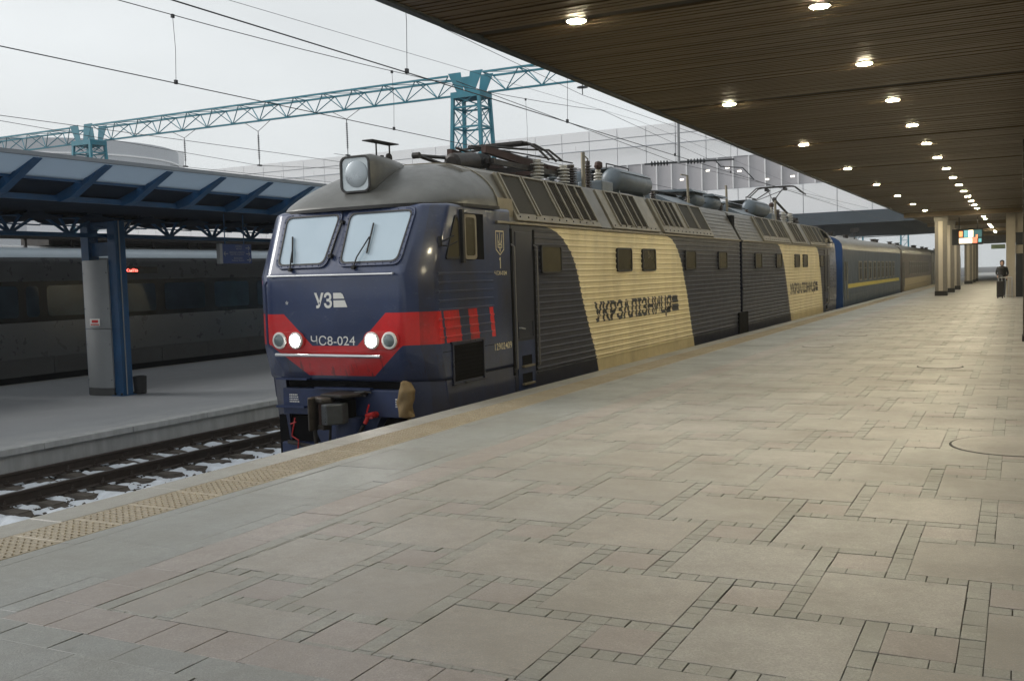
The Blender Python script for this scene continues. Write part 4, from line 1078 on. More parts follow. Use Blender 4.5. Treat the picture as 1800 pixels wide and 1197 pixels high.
# ================================================================= PASSENGER CARS BEHIND THE LOCOMOTIVE
M['wblue'] = pbr('weathered_blue_coach', (.032, .062, .108), .4, var=.2, vs=1.2, dirt=.35, dirtcol=(.06, .06, .055), ds=1.4, stretch=(1, 1, .4))
M['wend'] = pbr('bright_blue_coach_end', (.008, .045, .15), .4, var=.2)
M['wyellow'] = pbr('yellow_stripe', (.56, .47, .09), .45, var=.12)
M['wbrown'] = pbr('brown_coach', (.105, .085, .07), .45, var=.2, vs=1.2, dirt=.3, ds=2)
M['wcream'] = pbr('cream_coach_band', (.38, .32, .20), .5, var=.15, vs=1.5, dirt=.3, dirtcol=(.2, .16, .1), ds=2)
M['wroof'] = pbr('grey_coach_roof', (.25, .24, .21), .4, .3, var=.2, vs=1.5, dirt=.4, ds=1)
M['wgrey'] = pbr('pale_grey_coach', (.27, .27, .26), .45, var=.15, vs=1.2)
M['wglass'] = pbr('coach_glass', (.008, .007, .006), .35, var=.3, vs=2, spec=.15)
M['wframe'] = pbr('coach_window_frame', (.26, .25, .22), .5, .2, var=.1)
def wagon(y0, y1, style, label, windows=True):
    o = empty('passenger_car', (XC, y0, Z0), label, 'train car')
    hw = 1.5; body = {'blue': 'wblue', 'brown': 'wbrown', 'grey': 'wgrey'}[style]
    prof = [(-hw+.12, -.62), (-hw, -.25), (-hw, 2.45)]
    roof = [(-hw, 2.45)]
    for k in range(1, 14):
        t = math.pi*k/14; roof.append((-hw*math.cos(t)*(1.0), 2.45+.72*math.sin(t)**.75))
    roof += [(hw, 2.45)]
    m = MB(); pr = prof+[(hw, 2.45), (hw, -.25), (hw-.12, -.62)]
    m.prism([(XC+u, y0, z) for u, z in pr], (0, y1-y0, 0)); m.build('body', body, o)
    m = MB(); m.prism([(XC+u, y0+.02, z) for u, z in roof], (0, y1-y0-.04, 0)); m.build('roof', 'wroof', o, smooth=True, angle=50)
    m = MB(); m.prism([(XC+u*.995, y0-.05, z) for u, z in [(-hw, -.3), (-hw, 2.45)]+roof[1:-1]+[(hw, 2.45), (hw, -.3)]], (0, .045, 0)); m.build('end_wall', 'wend' if style == 'blue' else body, o)
    m = MB(); m.box(XC-.5, XC+.5, y0-.35, y0-.055, -.2, 2.2); m.build('gangway', 'blackgap', o)
    m = MB(); m.box(XC-1.2, XC+1.2, y0+.3, y1-.3, -1.15, -.5); m.build('running_gear', 'blackgap', o)
    xs = XC+hw
    if style == 'blue':
        m = MB(); m.box(xs, xs+.006, y0+1.4, y1-1.0, .70, .885); m.build('yellow_stripe', 'wyellow', o)
    if style == 'brown':
        m = MB(); m.box(xs, xs+.006, y0+1.4, y1-1.0, -.10, .76); m.build('cream_band', 'wcream', o)
        m = MB(); m.box(xs+.006, xs+.010, y0+3, y1-4, .22, .27); m.build('dark_line', 'wbrown', o)
    for k in range(6):
        z = -.18+k*.13
        m = MB(); m.box(xs+.002, xs+.02, y0+1.3, y1-1.3, z, z+.035); m.build('side_rib', 'wcream' if style == 'brown' else body, o)
    m = MB(); m.box(xs-.002, xs+.012, y0+.25, y0+.95, -.2, 2.15); m.build('door', body, o)
    m = MB(); m.tube([(xs+.05, y0+.18, .2), (xs+.05, y0+.18, 1.9)], .02); m.tube([(xs+.05, y0+1.02, .2), (xs+.05, y0+1.02, 1.9)], .02); m.build('handrail', 'wframe', o)
    m = MB(); m.box(xs, xs+.03, y0+.4, y0+.8, 1.05, 1.9); m.build('door_window', 'wglass', o)
    n = int((y1-y0-6.2)/1.82)
    for k in range(n):
        a = y0+4.85+k*1.82; b = a+.98
        m = MB(); ring(m, rrect(a, b, .98, 1.94, .08, 3), rrect(a+.09, b-.09, 1.05, 1.87, .05, 3), lambda p, q, c: (xs+c, p, q), 0, .035); w = m.build('window', 'wframe', o)
        m = MB(); m.poly([(xs+.018, p, q) for p, q in rrect(a+.09, b-.09, 1.05, 1.87, .05, 3)]); m.build('pane', 'wglass', w)
        m = MB(); m.box(xs+.019, xs+.034, a+.09, b-.09, 1.58, 1.62); m.build('transom', 'wframe', w)
    # roof details
    m = MB(); m.lathe((XC-.2, y0+9.5, 3.12), (0, 1, 0), [(0, .1), (.2, .24), (6.5, .24), (6.8, .1)], 10); m.build('roof_duct', 'wroof', o, smooth=True)
    for yy in (y0+4, y0+9, y1-2.5, y1-4):
        m = MB(); m.cyl((XC+.3, yy, 3.05), (XC+.3, yy, 3.32), .14, 10); m.cyl((XC+.3, yy, 3.32), (XC+.3, yy, 3.36), .2, 10); m.build('roof_vent', 'darkmetal', o)
    return o
w1 = wagon(46.35, 70.5, 'blue', 'blue passenger car with yellow stripe coupled behind the locomotive')
m = MB(); m.cyl((XC+.3, 58.5, 3.05), (XC+.3, 58.5, 3.62), .03, 6); m.box(XC+.1, XC+.55, 58.4, 58.6, 3.55, 3.80); m.build('roof_flag_lamp', 'iron', w1)
wagon(71.6, 97.0, 'brown', 'brown passenger car with cream lower band, second behind the locomotive')
wagon(98.1, 122.4, 'grey', 'pale grey passenger car, third behind the locomotive, seen between the pillars')
wagon(123.5, 147.9, 'grey', 'hazy pale passenger car at the far end of the train')

# ================================================================= GREY TRAIN ON THE FAR LEFT
XT = -26.6
def coach(y0, y1, wins, label, led=None):
    o = empty('train_coach', (XT-1.5, y0, Z0), label, 'train car')
    m = MB(); pr = [(0, -.30), (0, 2.55), (-.06, 2.72), (-.20, 2.90), (-.55, 3.08), (-1.5, 3.16), (-2.45, 3.08), (-2.8, 2.9), (-3.0, 2.55), (-3.0, -.30)]
    m.prism([(XT+a, y0, z) for a, z in pr], (0, y1-y0, 0)); m.build('body', 'coachgrey', o, smooth=True, angle=35)
    m = MB(); m.prism([(XT+a, y0+.01, z) for a, z in [(-.040, 2.72), (-.095, 2.82), (-.195, 2.92), (-.40, 3.03), (-.40, 2.96), (-.16, 2.84), (-.07, 2.70)]], (0, y1-y0-.02, 0)); m.build('roof_highlight', 'coachhighlight', o, smooth=True, angle=50)  # pale strip painted as the highlight along the curved roof edge
    m = MB(); m.box(XT-.02, XT+.006, y0+.1, y1-.1, .77, 2.0); m.build('window_band', 'coachblack', o)
    for (a, b) in wins:
        m = MB(); m.prism([(XT+.006, p, q) for p, q in rrect(a, b, .92, 1.86, .12, 4)], (.006, 0, 0)); m.build('window', 'coachglass', o)
    y = y0
    while y < y1-.5:
        L = min(2.2, y1-y)
        m = MB(); m.box(XT-.08, XT-.02, y+.01, y+L-.01, -.84, -.31); m.build('skirt_panel', 'skirt', o, bevel=.008); y += L
    m = MB(); m.box(XT-2.8, XT-.15, y0+.3, y1-.3, -1.18, -.5); m.build('running_gear', 'blackgap', o)
    m = MB(); m.box(XT-2.0, XT-.7, y0+5, y1-6, 3.14, 3.42)
    for k in range(int((y1-y0)/1.7)):
        m.box(XT-.58, XT-.52, y0+.6+k*1.7, y0+.68+k*1.7, 3.05, 3.34)
        if k % 3 == 0: m.box(XT-.58, XT-.52, y0+1.1+k*1.7, y0+1.18+k*1.7, 3.05, 3.34)
    m.box(XT-.62, XT-.48, y0+.3, y1-.3, 3.30, 3.46); m.build('roof_gear', 'darkmetal', o)
    if led:
        m = MB(); m.box(XT, XT+.008, 24.15, 25.65, 2.20, 2.42); d = m.build('display', 'coachblack', o)
        m = MB(); conform(m, [[(24.22+.55*a, 2.255+.10*b) for a, b in t] for t in text_tris('Київ', .015)], [], lambda a, b: (XT+.012, a, b)); m.build('led_text', 'led', d)
        m = MB(); m.box(XT, XT+.006, 23.55, 23.95, 2.22, 2.42); m.build('coach_number_plate', 'signgrey', o)
    return o
coach(16.9, 42.5, [(18.2, 20.15), (20.42, 20.86), (21.15, 23.15), (23.45, 25.5), (25.92, 27.85), (28.35, 30.2), (30.7, 32.6), (33.1, 35), (35.5, 37.4)], 'dark grey coach of the train behind the low platform, with red route display', True)
coach(-9, 16.4, [(2, 3.9), (4.4, 6.3), (6.8, 8.7), (9.2, 11.1), (11.6, 13.5)], 'dark grey coach of the train at the far left edge')

# ================================================================= LOW PLATFORM CANOPY, COLUMN, SIGN, BOWL LAMP
lc = empty('blue_canopy', (-20.8, 18, 3.4), 'blue steel canopy with tilted grey edge sheets over the low platform', 'canopy')
RY = [12.06+1.524*k for k in range(-4, 22)]
for i, y in enumerate(RY):
    m = MB(); m.prism([(-15.17, y-.09, 3.98), (-15.24, y-.09, 4.02), (-15.55, y-.09, 3.90), (-16.4, y-.09, 3.62), (-16.75, y-.09, 3.42), (-16.45, y-.09, 3.38), (-16.15, y-.09, 3.45), (-15.2, y-.09, 3.96)], (0, .18, 0)); b = m.build('bracket', 'canopyblue', lc, bevel=.006)
    m = MB()
    for (x, z) in ((-15.72, 3.80), (-16.0, 3.65)):
        m = MB(); m.cyl((x, y-.095, z), (x, y-.105, z), .05, 10); m.build('bracket_hole', 'canopyblue', b)
    if i < len(RY)-1:
        y1 = RY[i+1]
        m = MB(); m.prism([(-15.12, y+.02, 4.01), (-15.80, y+.02, 3.74), (-15.80, y+.02, 3.762), (-15.12, y+.02, 4.035)], (0, y1-y-.04, 0)); m.build('edge_sheet', 'sheet', lc)
m = MB(); m.box(-15.14, -15.06, RY[0], RY[-1], 4.0, 4.07); m.build('edge_angle', 'canopypanel', lc)
m = MB(); m.box(-15.88, -15.80, RY[0], RY[-1], 3.70, 3.80); m.build('gutter', 'canopyblue', lc)
m = MB(); m.box(-16.62, -16.48, RY[0], RY[-1], 3.40, 3.50); m.build('edge_beam', 'canopyblue', lc)
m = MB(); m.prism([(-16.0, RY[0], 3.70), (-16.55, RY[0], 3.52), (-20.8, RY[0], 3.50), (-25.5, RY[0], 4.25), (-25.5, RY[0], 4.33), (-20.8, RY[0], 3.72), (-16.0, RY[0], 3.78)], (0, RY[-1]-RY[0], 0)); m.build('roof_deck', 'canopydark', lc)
for k in range(14):
    y = 10.64+1.62*k*1.0
    m = MB()
    def vault(a, b, y=y):
        t = math.pi*a; return (-20.9+1.2*(b-.5)*2, y+.81-.62*math.cos(t), 3.50-.13*math.sin(t))
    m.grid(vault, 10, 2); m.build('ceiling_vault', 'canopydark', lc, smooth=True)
m = MB(); m.box(-20.67, -20.53, RY[0], RY[-1], 2.98, 3.08); m.build('truss_bottom_chord', 'canopyblue', lc)
m = MB(); m.box(-20.67, -20.53, RY[0], RY[-1], 3.42, 3.50); m.build('truss_top_chord', 'canopyblue', lc)
for k in range(14):
    y = 10.64+1.62*k
    for dy in (-.68, -.26, .26, .68):
        m = MB(); m.bar((-20.6, y+dy*.06, 3.06), (-20.6, y+dy, 3.44), .05, .06); m.build('truss_web', 'canopyblue', lc)
    m = MB(); m.bar((-20.6, y-.81, 3.26), (-20.6, y+.81, 3.24), .03, .03); m.build('truss_tie', 'canopyblue', lc)
def column(y, label):
    o = empty('canopy_column', (-20.75, y, -1.0), label, 'column', 'columns of the low platform')
    for x0, x1 in ((-21.32, -21.05), (-20.37, -20.09)):
        m = MB(); m.box(x0, x1, y-.16, y+.16, -1.0, 3.45); m.build('post', 'canopyblue', o, bevel=.01)
    m = MB(); m.box(-21.05, -20.37, y-.06, y+.06, 2.52, 2.86); m.box(-21.05, -20.37, y-.06, y+.06, 3.2, 3.45); m.build('cross_plate', 'canopyblue', o)
    def clad(z0, z1, nm, mat='colgrey'):
        m = MB(); n = 8; pts = [(-21.26+.89*k/n, y-.20-.10*math.sin(math.pi*k/n)) for k in range(n+1)]+[(-20.37, y+.17), (-21.26, y+.17)]
        m.prism([(x, yy, z0) for x, yy in pts], (0, 0, z1-z0)); return m.build(nm, mat, o, smooth=True, angle=40)
    clad(-.80, .685, 'lower_cladding'); clad(.70, 2.42, 'upper_cladding'); clad(-1.0, -.81, 'plinth', 'skirt')
    for bx in (-20.34, -20.12):
        for by in (-.13, .13):
            m = MB(); m.cyl((bx, y+by*1.45, -.985), (bx, y+by*1.45, -.93), .022, 6); m.build('anchor_bolt', 'iron', o)
    m = MB(); m.box(-20.42, -20.03, y-.24, y+.24, -1.0, -.982); m.build('base_plate', 'canopyblue', o)
    m = MB(); m.tube([(-20.07, y-.05, -.98), (-20.07, y-.05, 3.4)], .016, 6); m.build('conduit', 'signgrey', o)
    for zz in (-.6, .3, 1.2, 2.1):
        m = MB(); m.cyl((-21.22, y-.20, zz), (-21.22, y-.225, zz), .012, 6); m.cyl((-20.41, y-.20, zz), (-20.41, y-.225, zz), .012, 6); m.build('cladding_screw', 'iron', o, kind='stuff')
    m = MB(); m.box(-20.98, -20.62, y-.305, y-.300, .77, .95); st = m.build('sticker', 'white', o)
    m = MB(); m.box(-20.90, -20.68, y-.309, y-.306, .85, .92); m.box(-20.95, -20.65, y-.309, y-.306, .79, .82); m.build('sticker_print', 'red', st)
    return o
column(18.2, 'blue steel column clad in grey sheet, standing on the low platform')
m = MB(); m.lathe((-20.05, 18.55, -1.0), (0, 0, 1), [(0, .13), (.02, .15), (.44, .17), (.46, .15), (.46, .12), (.1, .1)], 14)
m.build('litter_bin', 'black', label='small black bin behind the blue column', cat='bin', smooth=True)
bl = empty('bowl_lamp', (-20.8, 18.95, 3.2), 'white bowl lamp under the blue canopy beside the column', 'lamp')
m = MB(); m.lathe((-20.8, 18.95, 3.19), (0, 0, 1), [(0, .02), (.02, .10), (.08, .17), (.20, .20)], 16); m.build('bowl', 'bowl', bl, smooth=True)
m = MB(); m.cyl((-20.8, 18.95, 3.38), (-20.8, 18.95, 3.5), .04, 8); m.build('stem', 'iron', bl)
sg = empty('direction_sign', (-18.0, 20.0, 2.24), 'blue hanging direction sign with arrows under the blue canopy', 'sign')
Yl, Yr, SX = 19.55, 20.62, -18.0
m = MB(); m.box(SX-.10, SX, Yl, Yr, 2.245, 2.735); m.build('board', 'signblue', sg)
m = MB(); m.box(SX-.11, SX+.004, Yl-.10, Yl-.004, 2.24, 2.74); m.build('board_edge', 'signgrey', sg)
m = MB()
for y in (19.7, 20.4): m.cyl((SX-.05, y, 2.735), (SX-.05, y, 3.5), .015, 6)
m.build('hanger', 'canopyblue', sg)
m = MB()
for tx, y0, w, z, h in (('МЕТРО', 20.02, .24, 2.655, .045), ('METRO', 20.05, .20, 2.60, .038), ('ВИХІД У МІСТО', 19.80, .55, 2.50, .045), ('EXIT TO THE CITY', 19.83, .49, 2.45, .035), ('ВОКЗАЛ', 19.95, .31, 2.355, .045), ('Railway Station', 19.87, .46, 2.305, .035)):
    conform(m, [[(y0+w*a, z+h*b) for a, b in t] for t in text_tris(tx, .01)], [], lambda a, b: (SX+.004, a, b))
def arrow(cy, cz, d): return strokes([[(cy-.07*d, cz), (cy+.07*d, cz)], [(cy+.02*d, cz+.05), (cy+.07*d, cz), (cy+.02*d, cz-.05)]], .022)
conform(m, arrow(20.48, 2.64, 1)+arrow(20.49, 2.49, 1)+arrow(20.51, 2.33, 1)+arrow(19.66, 2.49, -1), [], lambda a, b: (SX+.004, a, b))
m.build('lettering', 'signgrey', sg)

# ================================================================= TEAL CATENARY PORTAL
YP = 36.5
pt = empty('catenary_portal', (-20.0, YP, -1.0), 'teal lattice portal with beam spanning the tracks behind the locomotive', 'portal')
def tower(xc):
    def leg(sx, sy, z):
        t = (z+1.0)/10.1; w = .95-.35*t; d = .85-.40*t
        return (xc+sx*w, YP+sy*d, z)
    for sx in (-1, 1):
        for sy in (-1, 1):
            m = MB(); m.bar(leg(sx, sy, -1.0), leg(sx, sy, 9.1), .13, .13); m.build('tower_leg', 'teal', pt)
    zs = [-1, .4, 1.8, 3.2, 4.5, 5.7, 6.8, 7.8, 8.6, 9.1]
    m = MB()
    for k in range(len(zs)-1):
        a, b = zs[k], zs[k+1]
        for (s0, s1) in (((-1, -1), (1, -1)), ((1, -1), (1, 1)), ((1, 1), (-1, 1)), ((-1, 1), (-1, -1))):
            m.bar(leg(*s0, b), leg(*s1, b), .07, .07); m.bar(leg(*s0, a), leg(*s1, b), .03, .03); m.bar(leg(*s1, a), leg(*s0, b), .03, .03)
    m.build('tower_lattice', 'teal', pt)
    m = MB(); m.box(xc-.68, xc+.68, YP-.52, YP+.52, 8.98, 9.22); m.build('tower_cap', 'teal', pt)
    for sx in (-1, 1):
        for sy in (-1, 1):
            m = MB(); y = YP+sy*.45
            m.prism([(xc+sx*.10, y, 9.22), (xc+sx*.42, y, 9.22), (xc+sx*.80, y, 10.0), (xc+sx*.22, y, 10.0)], (0, .03, 0)); m.build('gusset', 'teal', pt)
tower(-19.95); tower(-42.1)
def beam(x0, x1, n):
    for y, z in ((YP-.45, 9.90), (YP+.45, 9.90), (YP, 9.17)):
        m = MB(); m.bar((x0, y, z), (x1, y, z), .075, .075); m.build('beam_chord', 'teal', pt)
    m = MB(); st = (x1-x0)/n
    for k in range(n):
        a = x0+k*st
        for y in (YP-.45, YP+.45):
            m.bar((a, y, 9.90), (a+st/2, YP, 9.17), .035, .035); m.bar((a+st/2, YP, 9.17), (a+st, y, 9.90), .035, .035)
        m.bar((a, YP-.45, 9.90), (a, YP+.45, 9.90), .035, .035); m.bar((a, YP-.45, 9.90), (a+st, YP+.45, 9.90), .025, .025)
    m.build('beam_lattice', 'teal', pt)
beam(-41.3, -20.75, 13); beam(-62, -42.9, 12); beam(-19.15, -3.2, 10)
def susp(x, zt, zb, label):
    o = empty('suspension_insulator', (x, YP, zb), label, 'insulator', 'insulator strings under the portal beam')
    m = MB(); m.tube([(x-.75, YP, 9.15), (x, YP, zt), (x+.75, YP, 9.15)], .012); m.build('sling', 'wirem', o)
    m = MB(); m.cyl((x, YP, zt), (x, YP, zb), .018, 6)
    k = 0
    while zt-.22-k*.085 > zb+.22: m.lathe((x, YP, zt-.22-k*.085), (0, 0, 1), [(0, .03), (.015, .062), (.04, .03)], 8); k += 1
    m.build('rod', 'insul', o)
    m = MB(); m.box(x-.05, x+.05, YP-.12, YP+.12, zb-.06, zb); m.build('clamp', 'wirem', o)
susp(-35.65, 8.81, 7.49, 'dark insulator string hanging from the portal beam, leftmost of three')
susp(-31.13, 8.70, 7.19, 'dark insulator string hanging from the portal beam, middle of three')
susp(-26.18, 8.77, 7.24, 'dark insulator string hanging from the portal beam above the locomotive cab')
pi = empty('post_insulator', (-15.05, YP, 8.5), 'short disc insulator under the portal beam right of the tower', 'insulator')
m = MB(); m.cyl((-15.05, YP, 9.15), (-15.05, YP, 8.62), .02, 6); m.lathe((-15.05, YP, 8.86), (0, 0, 1), [(0, .03), (.02, .22), (.06, .20), (.09, .03)], 12); m.build('disc', 'insul', pi)
ar = empty('registration_arm', (-11.26, YP, 5.7), 'steel drop post with horizontal insulator arm above the locomotive roof', 'cantilever')
m = MB(); m.cyl((-11.25, YP, 9.15), (-11.27, YP, 5.68), .055, 8); m.build('drop_post', 'signgrey', ar)
m = MB(); m.cyl((-12.6, YP, 5.76), (-9.2, YP, 5.68), .035, 8)
for x0 in (-12.35, -10.95):
    for k in range(6): m.lathe((x0+k*.12, YP, 5.755-.02*(k*.12+x0+12.4)/1.0), (1, 0, 0), [(0, .04), (.03, .11), (.07, .04)], 10)
m.build('insulator_arm', 'insul', ar)
m = MB(); m.tube([(-9.9, YP, 5.70), (-9.7, YP, 5.45), (-8.9, YP, 5.35), (-8.5, YP, 4.90)], .02); m.build('steady_arm', 'wirem', ar)

# ================================================================= OVERHEAD WIRES
def wire(name, pts, r, label, cat='wire'):
    m = MB(); m.tube(pts, r, 5); return m.build(name, 'wirem', label=label, cat=cat)
def sagline(x, y0, y1, z, sag, n=14): return [(x, y0+(y1-y0)*k/n, z-sag*4*(k/n)*(1-k/n)) for k in range(n+1)]
wire('contact_wire', sagline(-8.44, -15, 140, 4.86, 0, 4), .0095, 'straight contact wire above the locomotive roof')
wire('contact_wire', sagline(-13.66, -15, 140, 5.36, 0, 4), .0095, 'contact wire above the empty track')
wire('messenger_wire', [(-13.66, -15+i*2.5, 6.55+.0018*((-15+i*2.5)-10)**2) for i in range(21)]+[(-13.66, 60, 6.8), (-13.66, 120, 7.2)], .0085, 'sagging messenger wire above the empty track')
wire('messenger_wire', [(-8.44, -15+i*2.5, 6.35+.0011*((-15+i*2.5)-8)**2) for i in range(21)]+[(-8.44, 60, 6.6), (-8.44, 120, 6.9)], .0085, 'messenger wire above the locomotive contact wire')
wire('feeder_wire', [(-13.2, 0, 6.75), (-13.0, 14, 6.9), (-12.8, 36.5, 7.4), (-12.6, 85, 6.6)], .005, 'thin feeder wire high above the empty track')
wire('contact_wire', sagline(-29.5, 5, 130, 7.3, -.3, 4), .011, 'contact wire far to the left above the grey train')
wire('feeder_wire', [(-31.2, YP-14, 7.6), (-31.13, YP, 7.15), (-26.18, YP+8, 7.1), (-22, YP+20, 7.0)], .010, 'wire running from the middle insulator string')
wire('feeder_wire', [(-35.65, YP-1, 7.44), (-35.65, YP+.5, 7.44), (-33, 80, 7.3)], .010, 'wire hanging from the leftmost insulator string')
wire('feeder_wire', [(-26.18, YP-1, 7.19), (-26.18, YP+.5, 7.19), (-24.0, 80, 7.0)], .010, 'wire hanging from the insulator string above the cab')
wire('feeder_wire', [(-15.05, 10, 9.6), (-15.05, YP, 8.6), (-12.5, 80, 8.2)], .009, 'wire passing the disc insulator right of the tower')
wire('feeder_wire', [(-11.3, 20, 6.1), (-11.26, YP, 5.68), (-10.5, 83, 6.2)], .009, 'wire leading off the registration arm')
def dropper(x, y, z0, z1, label):
    o = empty('dropper', (x, y, z0), label, 'dropper', 'droppers of the overhead line')
    m = MB(); m.tube([(x, y, z0), (x+.02, y+.01, z0*.5+z1*.5), (x, y, z1)], .005, 5); m.build('strand', 'wirem', o)
    m = MB(); m.box(x-.02, x+.02, y-.03, y+.03, z0-.015, z0+.06); m.build('clip', 'wirem', o)
    m = MB(); m.box(x-.02, x+.02, y-.03, y+.03, z1-.05, z1+.015); m.build('clip', 'wirem', o)
for y in (13.85, 21, 28.5):
    dropper(-13.66, y, 5.36, 6.55+.0018*(y-10)**2, 'thin dropper between messenger and contact wire of the empty track')
for y in (13.4, 19.6, 27, 33):
    dropper(-8.44, y, 4.86, 6.35+.0011*(y-8)**2, 'thin dropper above the locomotive contact wire')

# ================================================================= WHITE CONCOURSE BUILDING ACROSS THE TRACKS
YB0 = 85.0
bd = empty('concourse_building', (-40, YB0, 5.15), 'long white concourse building with ribbon windows bridging the tracks', 'building')
m = MB(); m.box(-110, 12, YB0+.3, YB0+38, 5.2, 14.55); m.build('core', 'wallwhite', bd)
m = MB(); m.box(-72, 12, YB0-.2, YB0+38, 5.15, 6.15); m.build('bridge_beam', 'beamdark', bd)
PW = 2.68
nx = int(122/PW)
for k in range(nx):
    x = 11-(k+1)*PW
    for z0, z1 in ((6.15, 8.60), (11.25, 12.80), (12.82, 13.65), (13.67, 14.60)):
        m = MB(); m.box(x+.028, x+PW-.028, YB0+.05, YB0+.32, z0+.025, z1-.025); m.build('facade_panel', 'wallwhite', bd)
m = MB(); m.box(-110, 12, YB0+.18, YB0+.3, 6.15, 14.5); m.build('facade_backing', 'wallgrey', bd)
for k in range(int(100/1.345)):
    x = 4.0-k*1.345
    m = MB(); m.box(x+.04, x+1.305, YB0+.12, YB0+.19, 8.62, 11.23); w = m.build('window_pane', 'pinkglass', bd)
    m = MB(); m.box(x-.04, x+.04, YB0-.02, YB0+.19, 8.60, 11.25); m.build('mullion', 'mullion', bd)
for x, z in ((-22.2, 10.3), (-21.2, 9.95), (-23.9, 10.2), (-17.3, 10.5), (-16.0, 10.1), (-16.8, 9.2), (-26.2, 9.6), (-18.9, 9.1), (-11.2, 10.4), (-30.3, 10.2), (-33.8, 9.8)):
    m = MB(); m.box(x, x+.32, YB0+.10, YB0+.115, z, z+.12); m.build('interior_light', 'interior', bd)
for k in range(24):
    x = 2-k*4.2
    m = MB(); m.tube([(x, YB0-.25, 12.75), (x, YB0-.25, 13.3)], .035, 6); m.build('facade_pipe', 'mullion', bd)
m = MB(); m.tube([(-90, YB0-.25, 12.80), (8, YB0-.25, 12.80)], .05, 6); m.build('facade_rail', 'wallgrey', bd)
m = MB(); m.box(-72, -55, YB0+2, YB0+30, -1.6, 5.15); m.build('ground_storey', 'wallgrey', bd)
for x in (-21, -32, -43, -54, 3):
    m = MB(); m.box(x-.6, x+.6, YB0+4, YB0+5.2, -1.6, 5.15); m.build('pier', 'beamdark', bd)
rt = empty('rotunda', (-184, 152, -1.6), 'round grey drum of a distant station building at the far left', 'building')
m = MB(); m.lathe((-184, 152, -1.6), (0, 0, 1), [(0, 24), (33.0, 24), (33.1, 23.5), (33.1, 1)], 48); m.build('drum', 'wallgrey', rt, smooth=True, angle=40)
m = MB(); m.lathe((-184, 152, 28.4), (0, 0, 1), [(0, 24.15), (.3, 24.15), (.3, 24.0)], 48); m.build('drum_cornice', 'wallwhite', rt, smooth=True, angle=40)
m = MB(); m.box(-260, -186, 170, 190, -1.6, 35.6); m.build('wing', 'wallwhite', rt)
m = MB(); conform(m, [[(-198.6+8.4*a, 32.3+1.9*b) for a, b in t] for t in text_tris('АНІВ', .02)], [], lambda a, b: (a, 150, b)); m.build('roof_lettering', 'coachgrey', rt)
# distant teal pylons under the bridge
def pylon(x, y, h, label):
    o = empty('pylon', (x, y, -1.5), label, 'pylon', 'distant pylons')
    for sx in (-.6, .6):
        m = MB(); m.bar((x+sx, y, -1.5), (x+sx*.8, y, h), .22, .22); m.build('pylon_leg', 'teal', o)
    m = MB()
    k = -1.5
    while k < h-1.4:
        m.bar((x-.55, y, k), (x+.55, y, k+1.4), .08, .08); m.bar((x-.55, y, k+1.4), (x+.55, y, k+1.4), .08, .08); k += 1.4
    m.build('pylon_lattice', 'teal', o)
pylon(-22.2, 165, 11, 'hazy teal pylon seen under the bridge, left of the two')
pylon(-15.6, 165, 11, 'hazy teal pylon seen under the bridge, right of the two')
for k, (x, z) in enumerate(((-17, 7.0), (-13.5, 6.4), (-11.5, 6.8))):
    wire('span_wire', [(-40, 125+k*12, z-.6), (-18, 125+k*12, z-1.0), (-2, 125+k*12, z-.7)], .03, ('faint span wire under the bridge, nearest of three', 'faint span wire under the bridge, middle of three', 'faint span wire under the bridge, farthest of three')[k])

# ================================================================= PILLARS, DISPLAY, BARRIER, PERSON
def pillar(y, label, x0=-3.93, x1=-3.36, group='stone pillars of the canopy'):
    o = empty('stone_pillar', ((x0+x1)/2, y, 0), label, 'pillar', group)
    m = MB(); m.box(x0-.02, x1+.02, y-.30, y+.30, .004, .25); m.build('base', 'iron', o, bevel=.01)
    m = MB(); m.box(x0, x1, y-.27, y+.27, .25, HC-.25); m.build('shaft', 'greypillar', o)
    m = MB(); m.box(x0+.17, x0+.38, y-.285, y-.268, .26, HC-.26); m.build('pale_facing', 'palepillar', o)
    m = MB(); m.box(x1-.002, x1+.012, y-.10, y+.10, .26, HC-.26); m.build('side_facing', 'palepillar', o)
    m = MB(); m.box(x0-.05, x1+.05, y-.32, y+.32, HC-.25, HC+.02); m.build('capital', 'greypillar', o)
pillar(57.5, 'nearest square stone pillar in the row on the platform'); pillar(64, 'second square stone pillar in the row'); pillar(70.5, 'third square stone pillar in the row')
pillar(89.5, 'stone pillar beyond the information display, nearest of the far group'); pillar(96, 'stone pillar beyond the information display, second of the far group'); pillar(102.5, 'stone pillar beyond the information display, last of the far group')
kp = empty('tall_pale_pillar', (-.34, 53.6, 0), 'tall pale square pillar at the right beside the waiting person', 'pillar')
m = MB(); m.box(-.54, -.14, 53.3, 53.9, .004, HC-.01); m.build('shaft', 'palepillar', kp)
kk = empty('kiosk', (.4, 53.7, 0), 'dark glazed kiosk frame right of the tall pale pillar', 'kiosk')
m = MB(); m.box(-.135, 1.6, 53.45, 53.55, 2.05, 2.45); m.box(-.135, 1.6, 53.45, 53.55, 3.05, HC-.01); m.build('crossbar', 'palepillar', kk)
m = MB(); m.box(-.13, 1.6, 53.56, 53.7, .004, 3.6); m.build('dark_glazing', 'coachblack', kk)
rp = empty('dark_pillar', (.40, 23.6, 0), 'dark square pillar cut off by the right edge of the picture', 'pillar')
m = MB(); m.box(.075, .70, 23.3, 23.9, .004, HC-.005); m.build('shaft', 'darkpillar', rp)
m = MB(); m.box(.06, .72, 23.28, 23.92, .004, .12); m.build('base', 'iron', rp)
